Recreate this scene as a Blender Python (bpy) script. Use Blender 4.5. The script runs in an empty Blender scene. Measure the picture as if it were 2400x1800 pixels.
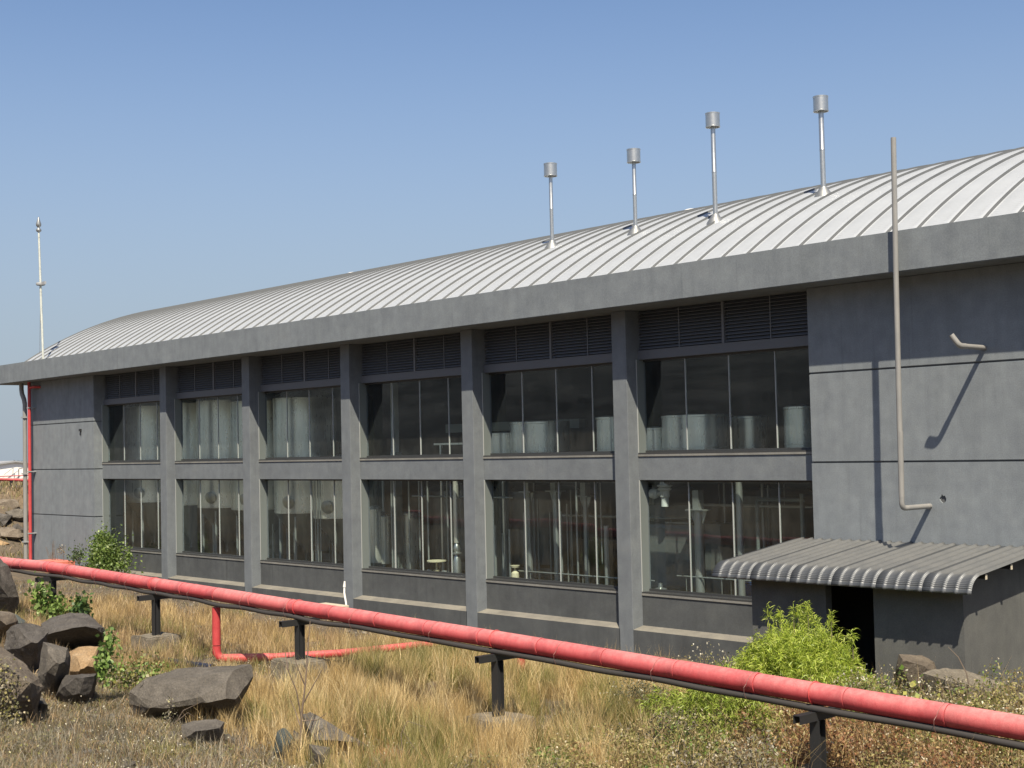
import bpy, bmesh, math, random
import numpy as np
from mathutils import Vector, Matrix, noise

random.seed(7)
rng = np.random.default_rng(7)
R = math.radians
sc = bpy.context.scene
col = sc.collection

# ------------------------------------------------------------------ camera
FPX = 3300.1                                   # focal length in pixels of the 2400 px wide photograph
CAM = np.array([48.834, -25.550, 1.046])
YAW, PIT, ROL = 0.7272, 0.0455, -0.0228
FWD = np.array([-math.cos(YAW)*math.cos(PIT), math.sin(YAW)*math.cos(PIT), math.sin(PIT)])
_r = np.cross(FWD, [0, 0, 1]); _r /= np.linalg.norm(_r)
_u = np.cross(_r, FWD)
RGT = math.cos(ROL)*_r + math.sin(ROL)*_u
UPV = -math.sin(ROL)*_r + math.cos(ROL)*_u
cam = bpy.data.cameras.new('camera')
cam.sensor_width = 36.0
cam.lens = FPX/2400*36.0
cam.clip_start = 0.1
cam.clip_end = 6000
cam_ob = bpy.data.objects.new('camera', cam)
col.objects.link(cam_ob)
m = Matrix.Identity(4)
for i in range(3):
    m[i][0], m[i][1], m[i][2], m[i][3] = RGT[i], UPV[i], -FWD[i], CAM[i]
cam_ob.matrix_world = m
sc.camera = cam_ob

# ------------------------------------------------------------------ sky, sun, exposure
SUN_DIR = Vector((1.22, -1.0, 2.03)).normalized()
SUN_EL = math.asin(SUN_DIR.z)
SUN_AZ = math.atan2(SUN_DIR.x, SUN_DIR.y)
world = bpy.data.worlds.new('World')
sc.world = world
world.use_nodes = True
wt = world.node_tree
wt.nodes.clear()
wo = wt.nodes.new('ShaderNodeOutputWorld')
bg = wt.nodes.new('ShaderNodeBackground')
sky = wt.nodes.new('ShaderNodeTexSky')
sky.sky_type = 'NISHITA'
sky.sun_disc = False
sky.sun_elevation = SUN_EL
sky.sun_rotation = SUN_AZ
sky.altitude = 0
sky.air_density = 0.8
sky.dust_density = 1.2
sky.ozone_density = 3.0
bg.inputs[1].default_value = 0.096
wc_ = wt.nodes.new('ShaderNodeTexCoord')
wz = wt.nodes.new('ShaderNodeSeparateXYZ')
wt.links.new(wc_.outputs['Generated'], wz.inputs[0])
wr = wt.nodes.new('ShaderNodeMapRange')
wr.interpolation_type = 'SMOOTHSTEP'
wr.inputs[1].default_value = .36
wr.inputs[2].default_value = .0
wr.inputs[3].default_value = .0
wr.inputs[4].default_value = .92
wt.links.new(wz.outputs[2], wr.inputs[0])
wm = wt.nodes.new('ShaderNodeMix')
wm.data_type = 'RGBA'
wt.links.new(wr.outputs[0], wm.inputs[0])
wt.links.new(sky.outputs[0], wm.inputs[6])
wm.inputs[7].default_value = (2.60, 3.04, 3.50, 1)            # dust haze over the land
wt.links.new(wm.outputs[2], bg.inputs[0])
wt.links.new(bg.outputs[0], wo.inputs[0])
sun = bpy.data.lights.new('sun', 'SUN')
sun.energy = 5.0
sun.angle = R(0.53)
sun.color = (1.0, 0.885, 0.705)
sun_ob = bpy.data.objects.new('sun', sun)
col.objects.link(sun_ob)
sun_ob.rotation_euler = SUN_DIR.to_track_quat('Z', 'Y').to_euler()
sun_ob.location = (40, -40, 60)
sc.view_settings.view_transform = 'Standard'
sc.view_settings.look = 'None'
sc.view_settings.exposure = 0.62
sc.view_settings.gamma = 1.0
sc.view_settings.use_curve_mapping = False
sc.render.engine = 'CYCLES'
sc.cycles.max_bounces = 8
sc.cycles.transparent_max_bounces = 16
sc.cycles.sample_clamp_indirect = 6.0


# ------------------------------------------------------------------ rays through the photograph (used to place things at their real distance)
def ray(px, py):
    return FWD + RGT*((px-1200)/FPX) - UPV*((py-900)/FPX)


def onY(px, py, Y):
    d = ray(px, py)
    return Vector(CAM + d*((Y-CAM[1])/d[1]))


def onX(px, py, X):
    d = ray(px, py)
    return Vector(CAM + d*((X-CAM[0])/d[0]))


def onZ(px, py, Z):
    d = ray(px, py)
    return Vector(CAM + d*((Z-CAM[2])/d[2]))


def onD(px, py, D):
    return Vector(CAM + ray(px, py)*D)


# ------------------------------------------------------------------ materials
def mat(name, base=(.5, .5, .5), rough=.7, metal=0.0, spec=.5):
    m = bpy.data.materials.new(name)
    m.use_nodes = True
    b = m.node_tree.nodes['Principled BSDF']
    b.inputs['Base Color'].default_value = (*base, 1)
    b.inputs['Roughness'].default_value = rough
    b.inputs['Metallic'].default_value = metal
    b.inputs['Specular IOR Level'].default_value = spec
    return m


def N(m, kind, **kw):
    n = m.node_tree.nodes.new('ShaderNode'+kind)
    for k, v in kw.items():
        setattr(n, k, v)
    return n


def L(m, a, b):
    m.node_tree.links.new(a, b)


def bsdf(m):
    return m.node_tree.nodes['Principled BSDF']


def coords(m, scale=(1, 1, 1), generated='Object'):
    tc = N(m, 'TexCoord')
    mp = N(m, 'Mapping')
    mp.inputs['Scale'].default_value = scale
    L(m, tc.outputs[generated], mp.inputs['Vector'])
    return mp.outputs[0]


def wcoords(m, scale=(1, 1, 1)):
    g = N(m, 'NewGeometry')
    mp = N(m, 'Mapping')
    mp.inputs['Scale'].default_value = scale
    L(m, g.outputs['Position'], mp.inputs['Vector'])
    return mp.outputs[0]


def noise_tex(m, vec, scale, detail=6, rough=.6, dist=0.0):
    n = N(m, 'TexNoise')
    n.inputs['Scale'].default_value = scale
    n.inputs['Detail'].default_value = detail
    n.inputs['Roughness'].default_value = rough
    n.inputs['Distortion'].default_value = dist
    L(m, vec, n.inputs['Vector'])
    return n.outputs['Fac']


def ramp(m, fac, stops):
    r = N(m, 'ValToRGB')
    e = r.color_ramp.elements
    e[0].position, e[0].color = stops[0][0], (*stops[0][1], 1)
    e[1].position, e[1].color = stops[-1][0], (*stops[-1][1], 1)
    for p, c in stops[1:-1]:
        x = e.new(p)
        x.color = (*c, 1)
    L(m, fac, r.inputs[0])
    return r.outputs[0]


def mix(m, fac, a, b, mode='MIX'):
    n = N(m, 'Mix', data_type='RGBA', blend_type=mode)
    for s, v in ((0, fac), (6, a), (7, b)):
        if isinstance(v, (int, float)):
            n.inputs[s].default_value = v
        elif isinstance(v, tuple):
            n.inputs[s].default_value = (*v, 1)
        else:
            L(m, v, n.inputs[s])
    return n.outputs[2]


def bump(m, height, strength=.3, distance=.02, prev=None):
    b = N(m, 'Bump')
    b.inputs['Strength'].default_value = strength
    b.inputs['Distance'].default_value = distance
    L(m, height, b.inputs['Height'])
    if prev is not None:
        L(m, prev, b.inputs['Normal'])
    return b.outputs[0]


def plaster(name, base, streak=.5, var=.22, rough=.82, warm=(1.0, .98, .94)):
    """painted cement plaster: cloudy tone, rain streaks, fine pitting"""
    m = mat(name, base, rough, spec=.3)
    v = wcoords(m)
    n1 = noise_tex(m, v, .9, 7, .65)
    c1 = ramp(m, n1, [(.25, tuple(c*(1-var) for c in base)), (.55, base), (.8, tuple(c*w*(1+var) for c, w in zip(base, warm)))])
    vs = wcoords(m, (2.6, 2.6, .30))
    n2 = noise_tex(m, vs, 1.3, 6, .62, .6)
    c2 = ramp(m, n2, [(.34, (1-.15*streak,)*3), (.5, (1, 1, 1)), (.70, (1+.14*streak, 1+.135*streak, 1+.12*streak))])
    c = mix(m, 1.0, c1, c2, 'MULTIPLY')
    n4 = noise_tex(m, v, 3.2, 4, .5)
    c4 = ramp(m, n4, [(.3, (.90, .90, .91)), (.7, (1.09, 1.09, 1.07))])
    c = mix(m, 1.0, c, c4, 'MULTIPLY')
    n5 = noise_tex(m, v, 38, 3, .6)
    c5 = ramp(m, n5, [(.3, (.88, .88, .88)), (.7, (1.12, 1.12, 1.12))])
    c = mix(m, 1.0, c, c5, 'MULTIPLY')
    n6 = noise_tex(m, v, 1.1, 10, .85, 1.0)
    vd = wcoords(m, (7.0, 7.0, .16))
    nd = noise_tex(m, vd, 1.0, 3, .5)
    c = mix(m, 1.0, c, ramp(m, nd, [(.63, (1, 1, 1)), (.72, (1-.16*streak*2, 1-.155*streak*2, 1-.15*streak*2))]), 'MULTIPLY')
    spl = ramp(m, n6, [(.70, (0, 0, 0)), (.74, (.55, .55, .55))])
    c = mix(m, spl, c, tuple(min(1, x*1.7) for x in base))
    L(m, c, bsdf(m).inputs['Base Color'])
    n3 = noise_tex(m, v, 60, 4, .6)
    L(m, bump(m, n3, .35, .006), bsdf(m).inputs['Normal'])
    return m


M = {}
M['wall'] = plaster('wall_paint', (.182, .205, .226), var=.11)
M['fascia'] = plaster('fascia_paint', (.164, .185, .204), streak=.45, var=.11)
M['column'] = plaster('column_paint', (.148, .166, .184), streak=.3, var=.12)
M['dado'] = plaster('dado_paint', (.078, .085, .090), streak=.5, var=.25)
M['ledge'] = plaster('ledge_dust', (.20, .19, .165), streak=.2, var=.3)
M['shed'] = plaster('shed_plaster', (.100, .104, .103), streak=.35, var=.15)
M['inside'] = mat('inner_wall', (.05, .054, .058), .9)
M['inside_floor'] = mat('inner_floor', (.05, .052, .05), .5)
M['cone'] = mat('cone_steel', (.22, .225, .22), .4, .85)
M['pole'] = mat('pole_steel', (.36, .375, .37), .4, .6)
M['backing'] = mat('joint_backing', (.085, .09, .095), .9)
M['louvre'] = mat('louvre_paint', (.135, .146, .165), .6)
M['clad'] = mat('clad_grey', (.135, .142, .14), .5, .3)
M['lintel'] = mat('lintel_paint', (.115, .124, .138), .6)
M['frame'] = mat('window_frame', (.055, .058, .06), .45, .3)
M['sill'] = plaster('sill_paint', (.20, .20, .19), streak=.2)
M['jamb'] = mat('jamb_liner', (.17, .195, .19), .5, .2)
M['bead'] = mat('silicone_bead', (.36, .38, .375), .6)
M['black_steel'] = mat('black_steel', (.022, .023, .025), .5)
M['white_plastic'] = mat('white_plastic', (.78, .78, .76), .5)
M['cream'] = mat('cream_stone', (.46, .42, .33), .9)
M['hose'] = mat('black_hose', (.045, .042, .040), .62)
M['blue_pipe'] = mat('blue_pipe', (.018, .022, .04), .35)
M['wire'] = mat('tie_wire', (.36, .20, .18), .6, .3)
M['white_roof'] = mat('white_roof', (.85, .84, .80), .6)
M['far_grey'] = mat('far_grey', (.30, .31, .32), .7)
M['blue_drum'] = mat('blue_drum', (.02, .05, .16), .4)
M['white_motor'] = mat('white_motor', (.70, .72, .72), .4)
M['yellowish'] = mat('valve_paint', (.62, .56, .40), .55)


def m_pvc():
    m = mat('grey_plastic_pipe', (.24, .24, .235), .5)
    v = wcoords(m, (3, 3, .8))
    n = noise_tex(m, v, 2.2, 5, .6)
    L(m, ramp(m, n, [(.3, (.205, .207, .205)), (.7, (.262, .258, .246))]), bsdf(m).inputs['Base Color'])
    return m


M['pvc'] = m_pvc()


def m_glass():
    m = bpy.data.materials.new('window_glass')
    m.use_nodes = True
    t = m.node_tree
    t.nodes.clear()
    o = N(m, 'OutputMaterial')
    tr = N(m, 'BsdfTransparent')
    tr.inputs[0].default_value = (.91, .955, .95, 1)
    gl = N(m, 'BsdfGlossy')
    gl.inputs['Roughness'].default_value = .0
    gl.inputs['Color'].default_value = (.88, .95, 1, 1)
    lw = N(m, 'LayerWeight')
    lw.inputs[0].default_value = .5
    p = N(m, 'Math', operation='POWER')
    p.inputs[1].default_value = 5.0
    L(m, lw.outputs['Facing'], p.inputs[0])
    a = N(m, 'Math', operation='MULTIPLY_ADD')
    a.inputs[1].default_value = .60
    a.inputs[2].default_value = .034
    L(m, p.outputs[0], a.inputs[0])
    v = wcoords(m)
    w = noise_tex(m, v, .9, 2, .4)
    b = bump(m, w, .09, .02)
    L(m, b, gl.inputs['Normal'])
    mx = N(m, 'MixShader')
    L(m, a.outputs[0], mx.inputs[0])
    L(m, tr.outputs[0], mx.inputs[1])
    L(m, gl.outputs[0], mx.inputs[2])
    df = N(m, 'BsdfDiffuse')
    df.inputs[0].default_value = (.62, .60, .55, 1)
    du = noise_tex(m, wcoords(m, (2.2, 2.2, .8)), 1.5, 6, .7)
    dm = N(m, 'MapRange')
    dm.inputs[1].default_value = .35
    dm.inputs[2].default_value = .75
    dm.inputs[3].default_value = .003
    dm.inputs[4].default_value = .026
    L(m, du, dm.inputs[0])
    m3 = N(m, 'MixShader')
    L(m, dm.outputs[0], m3.inputs[0])
    L(m, mx.outputs[0], m3.inputs[1])
    L(m, df.outputs[0], m3.inputs[2])
    L(m, m3.outputs[0], o.inputs[0])
    return m


M['glass'] = m_glass()


def m_metal(name, base, rough, metal, sc_=6.0, amt=.12, aniso=None):
    m = mat(name, base, rough, metal)
    v = coords(m, (1, 1, .12) if aniso else (1, 1, 1))
    n = noise_tex(m, v, sc_, 6, .65)
    L(m, ramp(m, n, [(.3, tuple(c*(1-amt) for c in base)), (.7, tuple(min(1, c*(1+amt)) for c in base))]), bsdf(m).inputs['Base Color'])
    n2 = noise_tex(m, v, sc_*2.3, 4, .6)
    rr = N(m, 'MapRange')
    rr.inputs[3].default_value = rough*.8
    rr.inputs[4].default_value = min(1, rough*1.25)
    L(m, n2, rr.inputs[0])
    L(m, rr.outputs[0], bsdf(m).inputs['Roughness'])
    return m


M['steel'] = m_metal('brushed_steel', (.88, .86, .785), .28, .72, 5, .10, True)
M['galv'] = m_metal('galvanised_steel', (.47, .48, .47), .36, .85, 7, .06)
M['roof'] = m_metal('roof_sheet', (.475, .502, .525), .40, .32, .8, .06)
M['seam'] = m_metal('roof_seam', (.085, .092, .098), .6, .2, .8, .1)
M['canopy'] = m_metal('canopy_sheet', (.135, .140, .142), .45, .35, 2.5, .12)
M['mast'] = m_metal('mast_paint', (.50, .52, .47), .5, .2, 4, .2)
M['flash'] = m_metal('flashing_metal', (.27, .28, .28), .45, .6, 6, .15)


def m_canopy():
    m = M['canopy']
    v = wcoords(m)
    n = noise_tex(m, v, 1.7, 8, .7)
    g = N(m, 'NewGeometry')
    sx = N(m, 'SeparateXYZ')
    L(m, g.outputs['Normal'], sx.inputs[0])
    f = N(m, 'MapRange')
    f.inputs[1].default_value = .55
    f.inputs[2].default_value = .95
    f.inputs[4].default_value = .75
    L(m, sx.outputs[2], f.inputs[0])
    mm = N(m, 'Math', operation='MULTIPLY')
    L(m, f.outputs[0], mm.inputs[0])
    rr = ramp(m, n, [(.3, (.45,)*3), (.6, (1,)*3)])
    L(m, rr, mm.inputs[1])
    c = mix(m, mm.outputs[0], (.115, .124, .134), (.232, .234, .225))      # dust settled on the flat part
    L(m, c, bsdf(m).inputs['Base Color'])
    return m


m_canopy()


def m_red(name, base, dust_sun):
    m = mat(name, base, .55, spec=.4)
    v = wcoords(m)
    n = noise_tex(m, v, 9, 8, .75)
    g = N(m, 'NewGeometry')
    sx = N(m, 'SeparateXYZ')
    L(m, g.outputs['Normal'], sx.inputs[0])
    f = N(m, 'MapRange')
    f.inputs[1].default_value = -.3
    f.inputs[2].default_value = 1.0
    f.inputs[4].default_value = dust_sun
    L(m, sx.outputs[2], f.inputs[0])
    mm = N(m, 'Math', operation='MULTIPLY')
    L(m, f.outputs[0], mm.inputs[0])
    L(m, ramp(m, n, [(.28, (.35,)*3), (.5, (.9,)*3), (.72, (1.45,)*3)]), mm.inputs[1])
    c = mix(m, mm.outputs[0], base, (.70, .36, .33))                    # upward faces painted paler: settled dust plus the sunlit top
    n2 = noise_tex(m, v, 130, 2, .5)
    c = mix(m, 1.0, c, ramp(m, n2, [(.25, (.8,)*3), (.5, (1, 1, 1)), (.8, (1.12,)*3)]), 'MULTIPLY')
    L(m, c, bsdf(m).inputs['Base Color'])
    nb = noise_tex(m, wcoords(m, (1, .35, .35)), 5.5, 6, .7)
    c2 = mix(m, 1.0, c, ramp(m, nb, [(.3, (.84, .80, .80)), (.5, (1, 1, 1)), (.72, (1.1, 1.14, 1.12))]), 'MULTIPLY')
    L(m, c2, bsdf(m).inputs['Base Color'])
    n3 = noise_tex(m, wcoords(m, (6, 1, 1)), 22, 5, .65)
    L(m, bump(m, n3, .55, .012), bsdf(m).inputs['Normal'])
    return m


M['red_cloth'] = m_red('red_pipe_wrap', (.48, .060, .072), .50)
M['red_cloth_faded'] = m_red('red_pipe_wrap_faded', (.50, .085, .092), .55)
M['red_cloth_deep'] = m_red('red_pipe_wrap_deep', (.45, .048, .060), .42)
M['red_pipe'] = m_red('red_pipe_paint', (.45, .040, .045), .26)
M['red_faded'] = m_red('red_faded_paint', (.55, .16, .11), .2)


def m_rock(name, base, tint, speck=.5, sc_=1.0):
    m = mat(name, base, .9, spec=.25)
    v = wcoords(m)
    n = noise_tex(m, v, 1.7*sc_, 9, .68, .4)
    c = ramp(m, n, [(.28, tuple(x*.62 for x in base)), (.5, base), (.74, tint)])
    n2 = noise_tex(m, v, 31, 7, .75)
    c = mix(m, 1.0, c, ramp(m, n2, [(.30, (.58,)*3), (.5, (1, 1, 1)), (.70, (1.45, 1.42, 1.36))]), 'MULTIPLY')
    n3 = noise_tex(m, v, 26, 3, .55, .3)
    n4 = noise_tex(m, v, 2.3, 3, .5)
    th = N(m, 'Math', operation='MULTIPLY')
    L(m, ramp(m, n3, [(.69, (0,)*3), (.73, (1,)*3)]), th.inputs[0])
    L(m, ramp(m, n4, [(.45, (0,)*3), (.62, (speck,)*3)]), th.inputs[1])
    c = mix(m, th.outputs[0], c, (.55, .53, .48))                       # lichen and chips
    dn = N(m, 'TexNoise')
    dn.inputs['Scale'].default_value = 2.2
    dn.inputs['Detail'].default_value = 4
    L(m, v, dn.inputs['Vector'])
    va = N(m, 'VectorMath', operation='MULTIPLY_ADD')
    va.inputs[1].default_value = (.5, .5, .5)
    L(m, dn.outputs['Color'], va.inputs[0])
    L(m, v, va.inputs[2])
    vo = N(m, 'TexVoronoi', feature='DISTANCE_TO_EDGE')
    vo.inputs['Scale'].default_value = 1.15
    L(m, va.outputs[0], vo.inputs['Vector'])
    cr = ramp(m, vo.outputs['Distance'], [(.0, (.55,)*3), (.012, (1, 1, 1))])
    cm = noise_tex(m, v, .9, 2, .5)
    c = mix(m, ramp(m, cm, [(.48, (0,)*3), (.58, (.9,)*3)]), c, mix(m, 1.0, c, cr, 'MULTIPLY'))                                  # hairline cracks
    L(m, c, bsdf(m).inputs['Base Color'])
    n5 = noise_tex(m, v, 13, 10, .82)
    b1 = bump(m, cr, .15, .02)
    L(m, bump(m, n5, 1.0, .06, b1), bsdf(m).inputs['Normal'])
    return m


M['basalt'] = m_rock('basalt', (.150, .136, .117), (.225, .205, .176))
M['basalt_dark'] = m_rock('basalt_dark', (.105, .097, .089), (.172, .158, .141), .8)
M['basalt_teal'] = m_rock('basalt_bluish', (.085, .105, .103), (.145, .158, .15), .9)
M['basalt_brown'] = m_rock('basalt_brown', (.182, .153, .121), (.245, .212, .17), .4)
M['tan_rock'] = m_rock('tan_rock', (.37, .25, .136), (.49, .37, .235), .5)
M['concrete'] = m_rock('rough_concrete', (.22, .195, .153), (.31, .28, .23), .1, 2.0)


def m_ground():
    m = mat('soil', (.2, .15, .1), .95, spec=.15)
    v = wcoords(m)
    n = noise_tex(m, v, .35, 8, .65)
    c = ramp(m, n, [(.3, (.09, .078, .064)), (.5, (.132, .109, .082)), (.68, (.20, .145, .09))])
    n2 = noise_tex(m, v, 6, 8, .75)
    c = mix(m, 1.0, c, ramp(m, n2, [(.25, (.55,)*3), (.5, (1, 1, 1)), (.78, (1.45, 1.4, 1.3))]), 'MULTIPLY')
    n3 = noise_tex(m, v, 28, 5, .6)
    c = mix(m, 1.0, c, ramp(m, n3, [(.3, (.7,)*3), (.7, (1.3,)*3)]), 'MULTIPLY')
    nf = noise_tex(m, wcoords(m, (.05, .05, .35)), 1.0, 7, .7)           # dry scrub on the far slopes
    g = N(m, 'NewGeometry')
    sx = N(m, 'SeparateXYZ')
    L(m, g.outputs['Position'], sx.inputs[0])
    ys = N(m, 'MapRange')
    ys.inputs[1].default_value = -34
    ys.inputs[2].default_value = -45
    L(m, sx.outputs[1], ys.inputs[0])
    c = mix(m, ys.outputs[0], c, ramp(m, nf, [(.38, (.085, .088, .092)), (.5, (.155, .157, .158)), (.62, (.26, .255, .245))]))
    dv = N(m, 'VectorMath', operation='DISTANCE')
    dv.inputs[1].default_value = (31.6, -12.75, -3.6)
    L(m, g.outputs['Position'], dv.inputs[0])
    dn = N(m, 'Math', operation='MULTIPLY_ADD')
    dn.inputs[1].default_value = -1.6
    L(m, n, dn.inputs[0])
    L(m, dv.outputs['Value'], dn.inputs[2])
    dr = N(m, 'MapRange')
    dr.inputs[1].default_value = 1.1
    dr.inputs[2].default_value = .0
    L(m, dn.outputs[0], dr.inputs[0])
    c = mix(m, dr.outputs[0], c, (.30, .165, .075))
    L(m, c, bsdf(m).inputs['Base Color'])
    bn = N(m, 'Bump')
    bn.inputs['Distance'].default_value = .08
    fs = N(m, 'MapRange')
    fs.inputs[3].default_value = .8
    fs.inputs[4].default_value = .0
    L(m, ys.outputs[0], fs.inputs[0])
    L(m, fs.outputs[0], bn.inputs['Strength'])
    L(m, n2, bn.inputs['Height'])
    L(m, bn.outputs[0], bsdf(m).inputs['Normal'])
    return m


M['ground'] = m_ground()


def m_leaf(name, rough=.6, trans=.35):
    m = bpy.data.materials.new(name)
    m.use_nodes = True
    t = m.node_tree
    t.nodes.clear()
    o = N(m, 'OutputMaterial')
    at = N(m, 'Attribute', attribute_name='tone')
    d = N(m, 'BsdfDiffuse')
    tl = N(m, 'BsdfTranslucent')
    gl = N(m, 'BsdfGlossy')
    gl.inputs['Roughness'].default_value = .5
    gl.inputs['Color'].default_value = (.9, .9, .85, 1)
    L(m, at.outputs['Color'], d.inputs['Color'])
    L(m, at.outputs['Color'], tl.inputs['Color'])
    mx = N(m, 'MixShader')
    mx.inputs[0].default_value = trans
    L(m, d.outputs[0], mx.inputs[1])
    L(m, tl.outputs[0], mx.inputs[2])
    m2 = N(m, 'MixShader')
    m2.inputs[0].default_value = .035
    L(m, mx.outputs[0], m2.inputs[1])
    L(m, gl.outputs[0], m2.inputs[2])
    L(m, m2.outputs[0], o.inputs[0])
    return m


M['leaf'] = m_leaf('leaf')
M['stem'] = mat('woody_stem', (.13, .10, .075), .85)
M['twig'] = mat('bare_twig', (.16, .12, .09), .85)


# ------------------------------------------------------------------ object helpers
def link(o, parent=None):
    col.objects.link(o)
    if parent is not None:
        o.parent = parent
    return o


def tag(o, label, cat, group=None):
    o['label'] = label
    o['category'] = cat
    if group:
        o['group'] = group
    return o


def empty(name, loc, label=None, cat=None, group=None, parent=None):
    o = bpy.data.objects.new(name, None)
    o.empty_display_size = .2
    o.location = loc
    link(o, parent)
    if label:
        tag(o, label, cat, group)
    return o


def finish(name, bm, m, parent=None, smooth=None, world_space=True):
    """bm is in world space; the object keeps its parent's location as origin"""
    me = bpy.data.meshes.new(name)
    if parent is not None and world_space:
        off = Vector(parent.location)
        p = parent.parent
        while p is not None:
            off = off + Vector(p.location)
            p = p.parent
        bmesh.ops.translate(bm, verts=bm.verts, vec=-off)
    bmesh.ops.recalc_face_normals(bm, faces=bm.faces)
    bm.to_mesh(me)
    bm.free()
    for x in (m if isinstance(m, (list, tuple)) else [m]):
        me.materials.append(x)
    if smooth is not None:
        for f in me.polygons:
            f.use_smooth = True
        me.set_sharp_from_angle(angle=R(smooth))
    o = bpy.data.objects.new(name, me)
    return link(o, parent)


def box(bm, x0, x1, y0, y1, z0, z1, mi=0):
    vs = [bm.verts.new(p) for p in ((x0, y0, z0), (x1, y0, z0), (x1, y1, z0), (x0, y1, z0), (x0, y0, z1), (x1, y0, z1), (x1, y1, z1), (x0, y1, z1))]
    for q in ((0, 3, 2, 1), (4, 5, 6, 7), (0, 1, 5, 4), (1, 2, 6, 5), (2, 3, 7, 6), (3, 0, 4, 7)):
        bm.faces.new([vs[i] for i in q]).material_index = mi


def part_box(name, x0, x1, y0, y1, z0, z1, m, parent, bev=0.0):
    bm = bmesh.new()
    box(bm, x0, x1, y0, y1, z0, z1)
    if bev:
        bmesh.ops.bevel(bm, geom=bm.edges[:], offset=bev, segments=2, affect='EDGES', profile=.6)
    return finish(name, bm, m, parent)


def frames(pts):
    pts = [Vector(p) for p in pts]
    out = []
    up = None
    for i, p in enumerate(pts):
        a = pts[max(0, i-1)]
        b = pts[min(len(pts)-1, i+1)]
        t = (b-a).normalized()
        if up is None:
            up = Vector((0, 0, 1)) if abs(t.z) < .9 else Vector((0, 1, 0))
        s = t.cross(up).normalized()
        up = s.cross(t).normalized()
        out.append((p, s, up))
    return out


def tube(bm, pts, r, n=10, caps=True, mi=0):
    rings = []
    fr = frames(pts)
    for k, (p, s, u) in enumerate(fr):
        rr = r[k] if isinstance(r, (list, tuple)) else r
        rings.append([bm.verts.new(p + s*(math.cos(2*math.pi*i/n)*rr) + u*(math.sin(2*math.pi*i/n)*rr)) for i in range(n)])
    for a, b in zip(rings, rings[1:]):
        for i in range(n):
            bm.faces.new((a[i], a[(i+1) % n], b[(i+1) % n], b[i])).material_index = mi
    if caps:
        bm.faces.new(rings[0][::-1]).material_index = mi
        bm.faces.new(rings[-1]).material_index = mi


def lathe(bm, c, prof, n=24, axis=Vector((0, 0, 1)), mi=0):
    """prof: list of (radius, height) about the axis through c"""
    c = Vector(c)
    axis = axis.normalized()
    s = axis.orthogonal().normalized()
    u = axis.cross(s)
    rings = []
    for r, h in prof:
        if r < 1e-5:
            rings.append([bm.verts.new(c+axis*h)])
        else:
            rings.append([bm.verts.new(c+axis*h+s*(math.cos(2*math.pi*i/n)*r)+u*(math.sin(2*math.pi*i/n)*r)) for i in range(n)])
    for a, b in zip(rings, rings[1:]):
        for i in range(n):
            j = (i+1) % n
            if len(a) == 1 and len(b) == 1:
                continue
            if len(a) == 1:
                bm.faces.new((a[0], b[j], b[i])).material_index = mi
            elif len(b) == 1:
                bm.faces.new((a[i], a[j], b[0])).material_index = mi
            else:
                bm.faces.new((a[i], a[j], b[j], b[i])).material_index = mi


def elbow(p0, p1, p2, r, n=6):
    """rounded corner polyline p0-p1-p2 with bend radius r"""
    p0, p1, p2 = Vector(p0), Vector(p1), Vector(p2)
    a = p1 + (p0-p1).normalized()*r
    b = p1 + (p2-p1).normalized()*r
    return [p0] + [(a*(1-t)+p1*t)*(1-t)+(p1*(1-t)+b*t)*t for t in [i/n for i in range(n+1)]] + [p2]


def raw_mesh(name, verts, faces, m, tones=None, parent=None):
    """fast mesh from numpy arrays; faces: list of (k, array (n,k)); tones: per-vertex colour"""
    me = bpy.data.meshes.new(name)
    verts = np.asarray(verts, np.float32)
    me.vertices.add(len(verts))
    me.vertices.foreach_set('co', verts.ravel())
    loops = np.concatenate([f.ravel() for f in faces]).astype(np.int32)
    tot = np.concatenate([np.full(len(f), f.shape[1], np.int32) for f in faces])
    start = np.concatenate([[0], np.cumsum(tot)[:-1]]).astype(np.int32)
    me.loops.add(len(loops))
    me.loops.foreach_set('vertex_index', loops)
    me.polygons.add(len(tot))
    me.polygons.foreach_set('loop_start', start)
    me.polygons.foreach_set('loop_total', tot)
    if tones is not None:
        a = me.attributes.new('tone', 'FLOAT_COLOR', 'POINT')
        c = np.ones((len(verts), 4), np.float32)
        c[:, :3] = tones
        a.data.foreach_set('color', c.ravel())
    me.update()
    me.validate()
    me.materials.append(m)
    o = bpy.data.objects.new(name, me)
    return link(o, parent)


# ------------------------------------------------------------------ terrain
GX = np.array([-13, 0, 12, 18, 24, 30, 37, 46.0])
GY = np.array([-30, -26, -21, -17, -13, -9.5, -6, -3, 0.0])
GZ = np.array([
    [-2.3, -2.2, -2.2, -2.2, -2.2, -2.1, -1.8, -1.3],
    [-2.4, -2.4, -2.45, -2.5, -2.5, -2.5, -2.3, -1.9],
    [-2.6, -2.6, -2.7, -2.75, -2.8, -2.85, -2.9, -2.8],
    [-2.8, -2.9, -3.0, -3.05, -3.05, -3.15, -3.3, -3.2],
    [-2.9, -3.1, -3.25, -3.3, -3.35, -3.55, -3.7, -3.6],
    [-3.1, -3.3, -3.4, -3.55, -3.62, -3.9, -3.85, -3.7],
    [-3.3, -3.6, -3.7, -3.8, -3.8, -3.9, -3.65, -3.5],
    [-3.45, -3.7, -3.85, -3.95, -4.0, -4.0, -3.5, -3.4],
    [-3.5, -3.75, -3.95, -4.05, -4.15, -4.15, -3.6, -3.5]])


def sstep(a, b, x):
    t = np.clip((x-a)/(b-a), 0, 1)
    return t*t*(3-2*t)


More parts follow.
